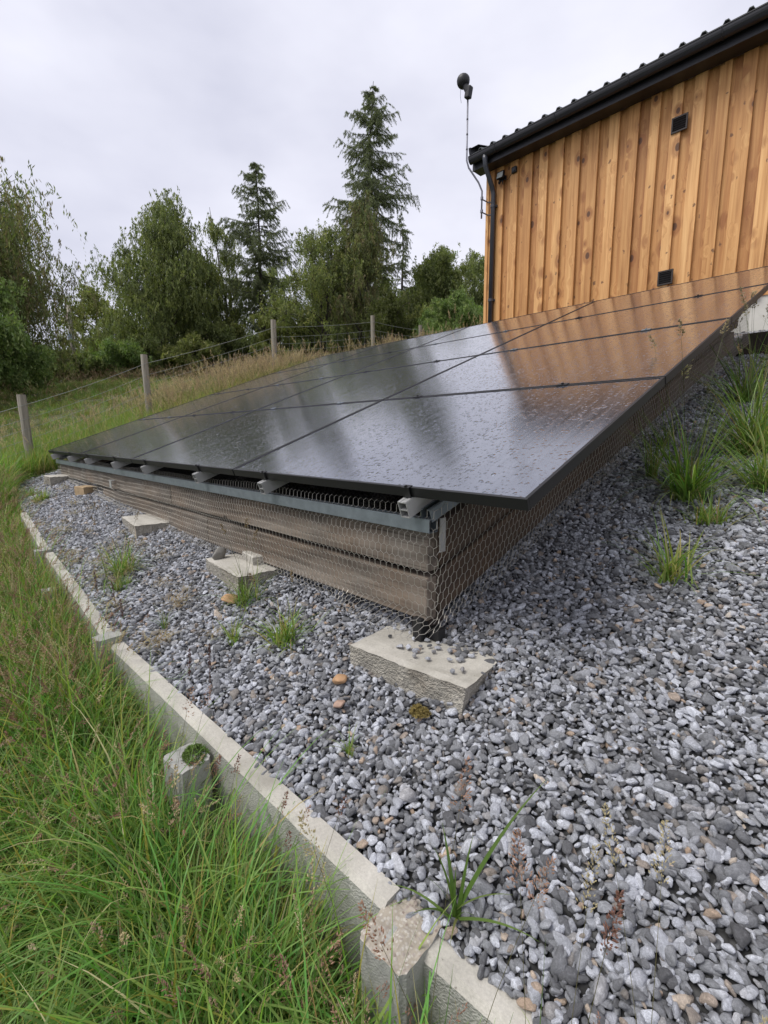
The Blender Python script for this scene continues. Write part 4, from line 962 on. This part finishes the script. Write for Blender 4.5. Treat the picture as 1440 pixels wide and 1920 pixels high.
# ---------------------------------------------------------------- wire fence
fc = empty('wire_fence', (-8, 0, -.28)); tag(fc, 'stock wire fence on weathered wooden posts along the left bank', 'fence')
FP = [(-7.45, -2.3, .02), (-7.79, -.05, .757), (-8.20, 1.76, 1.534), (-8.20, 4.32, 2.48), (-8.11, 7.01, 2.967), (-9.17, 9.94, 3.34), (-10.3, 13.2, 3.9)]
def frel(x, y, z): return (x+8, y, z+.28)
rnd.seed(4)
for i, (x, y, zt) in enumerate(FP):
    zb = terr(x, y)-.2; r0 = .055 if i != 4 else .05; mb = MB()
    lx, ly = rnd.uniform(-.02, .02), rnd.uniform(-.02, .02)
    npt = 7; pts = [frel(x - lx*(1-k/npt), y - ly*(1-k/npt), zb + (zt-zb)*k/npt) for k in range(npt+1)]
    mb.tube(pts, [r0*(1.0+.03*math.sin(k*2.1+i)) for k in range(npt+1)], 12); mb.build('post', MT['old_post_wood'], fc, smooth=False)
def wire_line(frac_off, r=.0028):
    for (a_, b_) in zip(FP, FP[1:]):
        p = Vector((a_[0]+.06, a_[1], a_[2]-frac_off)); q = Vector((b_[0]+.06, b_[1], b_[2]-frac_off)); pts = []
        for k in range(9):
            t = k/8; c_ = p.lerp(q, t); c_.z -= .028*4*t*(1-t); pts.append(frel(*c_))
        yield pts, r
for off, r in ((.15, .0034), (.34, .0026), (.48, .0024), (.62, .0024), (.76, .0024), (.92, .0024)):
    mb = MB()
    for pts, rr in wire_line(off, r): mb.tube(pts, rr, 5)
    mb.build('line_wire', MT['fence_wire_metal'], fc)
mb = MB()
for (a_, b_) in zip(FP, FP[1:]):
    p = Vector(a_); q = Vector(b_); n = int((q-p).length/.16)
    for k in range(1, n):
        t = k/n; c_ = p.lerp(q, t); sag = .028*4*t*(1-t); mb.tube([frel(c_.x+.06, c_.y, c_.z-.34-sag), frel(c_.x+.06+.01*math.sin(k), c_.y, c_.z-.92-sag)], .0013, 3, cap=False)
mb.build('wire_netting', MT['fence_wire_metal'], fc)

# utility pole
up_ = empty('utility_pole', (-29.5, 5.2, terr(-29.5, 5.2))); tag(up_, 'pale utility pole standing between the dark trees at left', 'utility pole')
mb = MB(); mb.tube([(0,0,-.2), (0,0,2.4), (.0,0,4.3)], [.13, .12, .10], 10); mb.build('pole', MT['old_post_wood'], up_, smooth=True)
mb = MB(); mb.box((0, -.14, 1.75), (1.1, .08, .09)); mb.build('crossarm', MT['old_post_wood'], up_)
mb = MB(); mb.box((0, -.12, 3.6), (.9, .08, .09)); mb.build('crossarm', MT['old_post_wood'], up_)
for dx in (-.4, 0, .4): mb = MB(); mb.tube([(dx, -.14, 3.64), (dx, -.14, 3.86)], [.05, .035], 8); mb.build('insulator', MT['porcelain'], up_)
mb = MB(); mb.box((.12, -.12, 2.7), (.2, .18, .3)); mb.build('equipment_box', MT['galvanised'], up_)

# ---------------------------------------------------------------- trees
def quads(Pc, A, B):
    """leaf quads: centres Pc, half axes A and B -> V,F"""
    n = len(Pc); V = np.empty((n*4, 3)); V[0::4] = Pc-A; V[1::4] = Pc+B*.9; V[2::4] = Pc+A; V[3::4] = Pc-B*.9
    F = np.arange(n*4).reshape(n, 4); return V, F
def curve_pts(p0, p1, bend, n, rg, jitter=.06):
    t = np.linspace(0, 1, n)[:, None]; L_ = np.linalg.norm(p1-p0)
    mid = (p0+p1)/2 + bend; pts = (1-t)**2*p0 + 2*t*(1-t)*mid + t**2*p1
    j = rg.normal(size=(n, 3))*jitter*L_/n; j[0] = 0; return pts + np.cumsum(j, 0)*.6
def tree(name, x, y, h, rad, seed, label, kind='birch', leaves=16000, prof=None, cols=None, bark='bark_dark', z0=None, group='trees on the hillside', lsize=.07, hang=.5, stems=1, cat='tree', limbs=26, low=.12, lean=0.):
    rg = np.random.default_rng(seed); z = terr(x, y) if z0 is None else z0
    h += max(0, .2*y - .05*x + .75 - z)*(1 if h > 3 else .8); leaves = int(leaves*1.5); lsize *= 1.12; rad *= 1.12
    root = empty(name, (x, y, z)); tag(root, label, cat, group)
    wood = MB(); tips = []; wts = []
    prof = prof or [(0, .35), (.15, .8), (.4, 1.0), (.65, .85), (.85, .5), (1, .08)]
    pz, pr = np.array([p[0] for p in prof]), np.array([p[1] for p in prof])
    r0 = h*.014+.03
    for s in range(stems):
        a0 = rg.uniform(0, 6.28); off = (rad*.35*np.array([math.cos(a0), math.sin(a0), 0]) if stems > 1 else np.array([lean*h, 0, 0]))
        th = h*rg.uniform(.82, 1.0) if s else h*.97
        tp = curve_pts(np.array([0, 0, -.2]), np.array([0, 0, th])+off, rg.normal(size=3)*[.03*h, .03*h, 0], 10, rg, .12)
        rr = np.linspace(r0/(1+.35*(stems-1)), .012, 10); wood.tube([Vector(p) for p in tp], list(rr), 7, cap=False)
        for k in range(int(limbs/stems)):
            f = low + (1-low)*((k+rg.random())/(limbs/stems)); f0 = max(.04, f - (.10 if kind == 'birch' else .02))
            st = np.array([np.interp(f0*th, tp[:, 2], tp[:, c]) for c in range(3)])
            az = k*2.4 + rg.uniform(-.5, .5); R_ = rad*np.interp(f, pz, pr)*rg.uniform(.55, 1.08)
            en = np.array([math.cos(az)*R_, math.sin(az)*R_, min(h, f*th + R_*rg.uniform(.0, .35))]) + off*f
            lp = curve_pts(st, en, np.array([0, 0, .22*R_]), 6, rg, .2); lr = r0*.38*(1-f*.6)
            wood.tube([Vector(p) for p in lp], list(np.linspace(lr, .010, 6)), 5, cap=False)
            nb = 4 + int(R_*2.0)
            for q in range(nb):
                t = .3 + .7*(q+rg.random())/nb; i0 = min(4, int(t*5)); bp = lp[i0]*(1-(t*5-i0)) + lp[i0+1]*(t*5-i0)
                dv = rg.normal(size=3); dv[2] = abs(dv[2])*.5+.1; dv += (en-st)/max(.1, np.linalg.norm(en-st))*.7; dv /= np.linalg.norm(dv)
                be = bp + dv*(R_*.28+.18)*rg.uniform(.5, 1.2); bl_ = curve_pts(bp, be, np.array([0,0,.05]), 4, rg, .2)
                wood.tube([Vector(p) for p in bl_], list(np.linspace(lr*.4, .005, 4)), 3, cap=False)
                for w_ in range(3): tips.append(bl_[1+w_]); wts.append(.6+.5*w_)
    tips = np.array(tips); wts = np.array(wts)/np.sum(wts); per = 14 if hang < .7 else 22; ns = leaves//per; al = .55 if hang < .7 else .30
    ti = rg.choice(len(tips), ns, p=wts); spread = max(.10, rad*.085)
    base = tips[ti] + rg.normal(size=(ns, 3))*spread
    sl_ = hang*rg.uniform(.4, 1.3, ns); t = np.tile(np.linspace(0, 1, per), (ns, 1)); dirh = rg.normal(size=(ns, 2))*.25
    Px = np.empty((ns, per, 3)); Px[:, :, 0] = base[:, 0:1] + dirh[:, 0:1]*t*sl_[:, None] ; Px[:, :, 1] = base[:, 1:2] + dirh[:, 1:2]*t*sl_[:, None]
    Px[:, :, 2] = base[:, 2:3] + ((.25 if hang < 1 else .06)*t - 1.0*t*t)*sl_[:, None]
    Px += rg.normal(size=Px.shape)*lsize*(.7 if hang < .7 else .42)
    Pc = Px.reshape(-1, 3); Pc = Pc[(Pc[:, 2] > .05)]; n = len(Pc)
    A = rg.normal(size=(n, 3))*al; A[:, 2] -= .8; A /= np.linalg.norm(A, axis=1)[:, None]; B = np.cross(A, rg.normal(size=(n, 3))); B /= np.linalg.norm(B, axis=1)[:, None]
    sz_ = lsize*rg.uniform(.6, 1.3, n)[:, None]; V, F = quads(Pc, A*sz_*1.1, B*sz_*(.40 if hang < .7 else .30))
    cols = np.array(cols or [(.06,.085,.03), (.045,.07,.022), (.085,.11,.04), (.035,.05,.018)])
    ck = np.repeat(rg.integers(0, len(cols), ns), per)[:len(Px.reshape(-1,3))]; ck = ck[(Px.reshape(-1, 3)[:, 2] > .05)]
    tint = cols[ck]*rg.uniform(.75, 1.3, n)[:, None]
    wood.build('trunk', MT[bark], root, smooth=True)
    npmesh('crown', V, F, MT['leaf'], root, tint=tint)
    return root
def conifer(name, x, y, h, rad, seed, label, prof, n_br=60, low=.3, cols=None, dens=1.0, lean=(0, 0), cat='tree', group='conifers on the hillside', z0=None, droop=.25, needle=.075):
    rg = np.random.default_rng(seed); z = terr(x, y) if z0 is None else z0
    h += max(0, .2*y - .05*x + .75 - z); dens *= 1.45; rad *= 1.08; n_br = int(n_br*1.5)
    root = empty(name, (x, y, z)); tag(root, label, cat, group); wood = MB()
    tp = curve_pts(np.array([0, 0, -.2]), np.array([lean[0], lean[1], h]), rg.normal(size=3)*[.02*h, .02*h, 0], 12, rg, .08)
    wood.tube([Vector(p) for p in tp], list(np.linspace(h*.013+.03, .012, 12)), 8, cap=False)
    pz, pr = np.array([p[0] for p in prof]), np.array([p[1] for p in prof]); NP = []; ND = []
    for k in range(n_br):
        f = low + (1-low)*((k+rg.random()*.8)/n_br)**.92; st = np.array([np.interp(f*h, tp[:, 2], tp[:, c]) for c in range(3)])
        az = rg.uniform(0, 6.28); R_ = rad*np.interp(f, pz, pr)*rg.choice([rg.uniform(.4, .8), rg.uniform(.8, 1.12)])
        if R_ < .05: continue
        dd = np.array([math.cos(az), math.sin(az), 0]); dr = droop*(1.5-f*1.6)
        en = st + dd*R_ + np.array([0, 0, -R_*dr + R_*.12])
        lp = curve_pts(st, en, np.array([0, 0, -.10*R_ - dr*R_*.3]), 8, rg, .12); wood.tube([Vector(p) for p in lp], list(np.linspace(.035*(1.1-f)+.008, .005, 8)), 4, cap=False)
        ntw = int(6 + R_*9)
        for q in range(ntw):
            t = .12 + .88*(q+rg.random())/ntw; i0 = min(6, int(t*7)); bp = lp[i0]*(1-(t*7-i0)) + lp[i0+1]*(t*7-i0)
            side = np.cross(dd, [0, 0, 1])*rg.choice([-1, 1]); L_ = (.16+R_*.22*(1-t*.5))*rg.uniform(.5, 1.3)
            be = bp + (side*.75 + dd*.55)*L_ + np.array([0, 0, -L_*rg.uniform(.3, 1.25)]); wood.tube([Vector(bp), Vector(be)], [.007, .003], 3, cap=False)
            nn = int((6 + L_*34)*dens); tt = rg.random(nn)[:, None]; NP.append(bp*(1-tt)+be*tt + rg.normal(size=(nn, 3))*.022); 
            dn = (be-bp)/np.linalg.norm(be-bp); ND.append(dn*.6 + rg.normal(size=(nn, 3))*.55 + [0, 0, -.25])
        nn = int(14*R_*dens)+4; tt = rg.random(nn); ii = np.minimum(6, (tt*7).astype(int)); NP.append(lp[ii]*(1-(tt*7-ii))[:, None] + lp[ii+1]*(tt*7-ii)[:, None]+rg.normal(size=(nn, 3))*.03); ND.append(rg.normal(size=(nn, 3))+[0, 0, .2])
    Pc = np.concatenate(NP); A = np.concatenate(ND); A[:, 2] -= .35; A /= np.linalg.norm(A, axis=1)[:, None]; n = len(Pc)
    B = np.cross(A, rg.normal(size=(n, 3))); B /= np.linalg.norm(B, axis=1)[:, None]; sz_ = needle*rg.uniform(.6, 1.3, n)[:, None]
    V, F = quads(Pc, A*sz_, B*sz_*.15); cols = np.array(cols or [(.15,.17,.095), (.20,.22,.12), (.12,.14,.085)])
    tint = cols[rg.integers(0, len(cols), n)]*rg.uniform(.7, 1.3, n)[:, None]
    wood.build('trunk', MT['bark_dark'], root, smooth=True); npmesh('crown', V, F, MT['leaf'], root, tint=tint); return root
DK = [(.060,.070,.027), (.044,.053,.020), (.080,.088,.034), (.036,.043,.018)]
OL = [(.086,.092,.032), (.064,.072,.024), (.108,.108,.038), (.052,.056,.02)]
BR = [(.075,.06,.032), (.06,.05,.028), (.09,.085,.04), (.05,.055,.026), (.05,.06,.028)]
LG = [(.10,.135,.045), (.075,.11,.034), (.13,.155,.06), (.06,.085,.03)]
DK, OL, BR, LG = [[tuple(q*k_+.008 for q in c_) for c_ in L_] for L_, k_ in ((DK, 3.1), (OL, 2.8), (BR, 2.8), (LG, 2.0))]
# the great drooping tree at the left
tree('weeping_tree', -21.5, .55, 6.0, 3.3, 51, 'big dark weeping tree filling the left picture edge', leaves=100000, cols=DK+BR[:3], hang=1.35, lsize=.055, limbs=46, stems=3, low=.22, prof=[(0,.3),(.2,.85),(.45,.95),(.7,1.0),(.85,.9),(1,.5)])
tree('willow_bush', -17.2, -.15, 3.9, 1.5, 52, 'fresh green willow at the far left below the weeping tree', leaves=24000, cols=LG, hang=.5, lsize=.05, limbs=26, stems=3, low=.1, cat='bush', group='bushes on the hillside')
tree('leafy_shrub', -18.4, 1.4, 1.35, .85, 53, 'small light green shrub right of the fresh green willow', leaves=12000, cols=LG, hang=.25, lsize=.045, limbs=18, stems=3, low=.1, cat='bush', group='bushes on the hillside')
tree('birch_tree', -28.2, 9.2, 9.3, 2.95, 54, 'broad leafy tree, tallest left of the dark conifer', leaves=84000, cols=DK+OL[:2], hang=.8, lsize=.062, limbs=60, stems=2, low=.1, prof=[(0,1.1),(.15,1.2),(.35,1.05),(.6,.86),(.82,.5),(1,.08)])
tree('birch_tree', -41.4, 9.3, 6.4, 2.6, 55, 'distant low birch seen behind the utility pole', leaves=16000, cols=OL, hang=.5, lsize=.09, limbs=22, low=.1)
tree('birch_tree', -29.4, 12.2, 6.6, 2.0, 56, 'bushy birch close right of the broad leafy tree', leaves=30000, cols=DK+OL, hang=.6, lsize=.06, limbs=30, low=.1)
tree('birch_tree', -29.6, 14.2, 9.1, 1.5, 57, 'slim weeping birch just left of the dark conifer', leaves=22000, cols=OL+DK, hang=.9, lsize=.055, limbs=26, stems=2, low=.2, bark='bark_grey')
conifer('larch_tree', -26.1, 14.8, 11.1, 2.3, 58, 'dark pointed conifer with bare lower trunk, second tallest', [(0,.1),(.3,.65),(.45,.85),(.6,1.0),(.75,.72),(.9,.38),(1,.03)], n_br=82, low=.22, droop=.10, dens=1.35, lean=(-.25, 0))
tree('shrubby_tree', -23.4, 14.0, 2.7, 1.2, 59, 'low leafy tree at the foot of the dark conifer', leaves=14000, cols=OL, hang=.3, lsize=.055, limbs=18, stems=2, low=.1)
tree('birch_tree', -20.3, 14.6, 6.4, 2.5, 60, 'airy many-stemmed birch between the two tall conifers', leaves=34000, cols=OL+DK, hang=.5, lsize=.05, limbs=44, stems=3, low=.15)
tree('birch_tree', -18.9, 16.3, 7.8, 1.75, 61, 'brownish drooping birch in front of the tallest larch', leaves=36000, cols=BR+OL[:2], hang=.8, lsize=.05, limbs=34, stems=2, low=.15, prof=[(0,.9),(.3,1.0),(.5,.8),(.8,.5),(1,.12)])
conifer('larch_tree', -20.8, 18.9, 13.2, 2.6, 62, 'tallest larch, thin-topped with drooping branches on the right', [(0,.2),(.4,.9),(.52,1.0),(.65,.95),(.8,.62),(.92,.42),(1,.05)], n_br=96, low=.36, droop=.38, dens=1.3, lean=(.3, .1))
conifer('larch_tree', -25.6, 25.9, 8.9, 1.15, 63, 'small slender conifer right of the tallest larch', [(0,.8),(.4,1.0),(.7,.7),(1,.05)], n_br=42, low=.2, droop=.15, dens=.9)
tree('golden_willow', -15.8, 15.4, 2.3, 1.25, 64, 'yellow-green rounded willow behind the far fence posts', leaves=20000, cols=[(.10,.115,.035),(.085,.10,.03),(.07,.08,.028),(.12,.13,.045)], hang=.45, lsize=.045, limbs=24, stems=3, low=.1)
tree('birch_tree', -24.8, 27.0, 5.5, 1.7, 65, 'dense green birch right of the small slender conifer', leaves=20000, cols=DK+LG[:1], hang=.6, lsize=.07, limbs=24, stems=2, low=.1)
tree('birch_tree', -24.6, 30.2, 6.6, 1.6, 66, 'tall birch left of the gap before the building', leaves=17000, cols=DK+LG[:1], hang=.6, lsize=.07, limbs=24, low=.1)
tree('birch_tree', -21.6, 30.4, 6.2, 2.0, 67, 'thin see-through birch touching the building corner', leaves=13000, cols=DK, hang=.5, lsize=.065, limbs=30, stems=2, low=.2)
tree('willow_bush', -11.4, 15.0, 1.6, 1.05, 68, 'rounded pale green bush beside the building corner', leaves=22000, cols=LG, hang=.35, lsize=.04, limbs=28, stems=3, low=.05, cat='bush', group='bushes on the hillside')
tree('willow_bush', -14.2, 16.8, 1.25, .9, 69, 'small pale bush left of the rounded pale bush', leaves=12000, cols=LG, hang=.3, lsize=.045, limbs=20, stems=3, low=.05, cat='bush', group='bushes on the hillside')
for (x_, y_, h_, r_, sd_, lb_, lv_) in ((-33.0,19.5,7.0,2.2,101,'misty birch behind the slim weeping birch',22000), (-28.0,20.4,5.6,2.2,102,'leafy birch low behind the dark conifer',24000), (-23.4,18.9,5.6,2.0,103,'green birch between the conifers, further back',22000),
        (-24.6,22.6,4.6,2.4,104,'dark leafy tree behind the tallest larch trunk',24000), (-18.9,23.4,4.6,2.3,105,'dark green tree right of the yellow-green willow',26000), (-17.3,25.8,4.4,2.2,106,'dark thicket tree left of the rounded pale bush',24000), (-13.6,27.3,5.6,2.4,107,'dark leafy tree directly behind the rounded pale bush',24000),
        (-37.5,12.5,5.4,2.6,108,'dim leafy tree behind the broad leafy tree',22000)):
    tree('leafy_tree', x_, y_, h_, r_, sd_, lb_, leaves=lv_, cols=DK+OL[:2], hang=.6, lsize=.068, limbs=30, stems=2, low=.06, prof=[(0,.8),(.3,1.0),(.6,.85),(.85,.5),(1,.1)])
SHR = [(-26.8,4.6,1.3,1.1,'low shrub under the utility pole'), (-26.3,6.2,1.6,1.2,'yellow-green shrub right of the utility pole'), (-26.7,8.0,1.5,1.2,'dark shrub under the broad leafy tree'),
       (-25.0,9.6,1.6,1.3,'dark wide shrub right under the broad leafy tree'), (-26.0,11.6,2.4,1.4,'rounded shrub left of the dark conifer trunk'), (-26.5,13.4,2.2,1.1,'shrub touching the dark conifer trunk'),
       (-22.3,15.4,2.3,1.2,'shrub between the conifers low down'), (-28.5,3.2,1.8,1.3,'shrub under the weeping tree edge'), (-24.5,1.6,1.4,1.3,'dark shrub below the weeping tree'), (-22.6,17.4,2.6,1.4,'shrub at the foot of the tallest larch'),
       (-20.0,22.0,2.8,1.7,'dark shrub behind the far fence'), (-17.2,19.0,1.9,1.3,'shrub behind the small pale bush')]
for i, (x, y, h, r, lb) in enumerate(SHR):
    tree('shrub', x, y, h, r, 80+i, lb, leaves=11000, cols=(LG if i == 1 else OL if i % 2 else DK), hang=.3, lsize=.06, limbs=20, stems=3, low=.03, cat='bush', group='shrubs in the undergrowth')
# far wood closing the horizon
rg = np.random.default_rng(5); Pc = []
for k in range(150):
    a_ = R(rg.uniform(95, 185)); d_ = rg.uniform(46, 60); x, y = math.cos(a_)*d_, math.sin(a_)*d_; h = rg.uniform(2.6, 4.6); r_ = rg.uniform(1.6, 3.0); nn = 700
    u = rg.normal(size=(nn, 3)); u /= np.linalg.norm(u, axis=1)[:, None]; u *= rg.uniform(.6, 1.05, nn)[:, None]; Pc.append(np.array([x, y, terr(x, y)+h*.5]) + u*[r_, r_, h*.55])
Pc = np.concatenate(Pc); n = len(Pc); A = rg.normal(size=(n, 3)); A /= np.linalg.norm(A, axis=1)[:, None]; B = np.cross(A, rg.normal(size=(n, 3))); B /= np.linalg.norm(B, axis=1)[:, None]
V, F = quads(Pc, A*.17, B*.10); tint = np.array(DK)[rg.integers(0, 4, n)]*rg.uniform(.7, 1.3, n)[:, None]
tag(npmesh('distant_wood', V, F, MT['leaf'], tint=tint), 'far dark wood closing the skyline behind the trees', 'wood', kind='stuff')
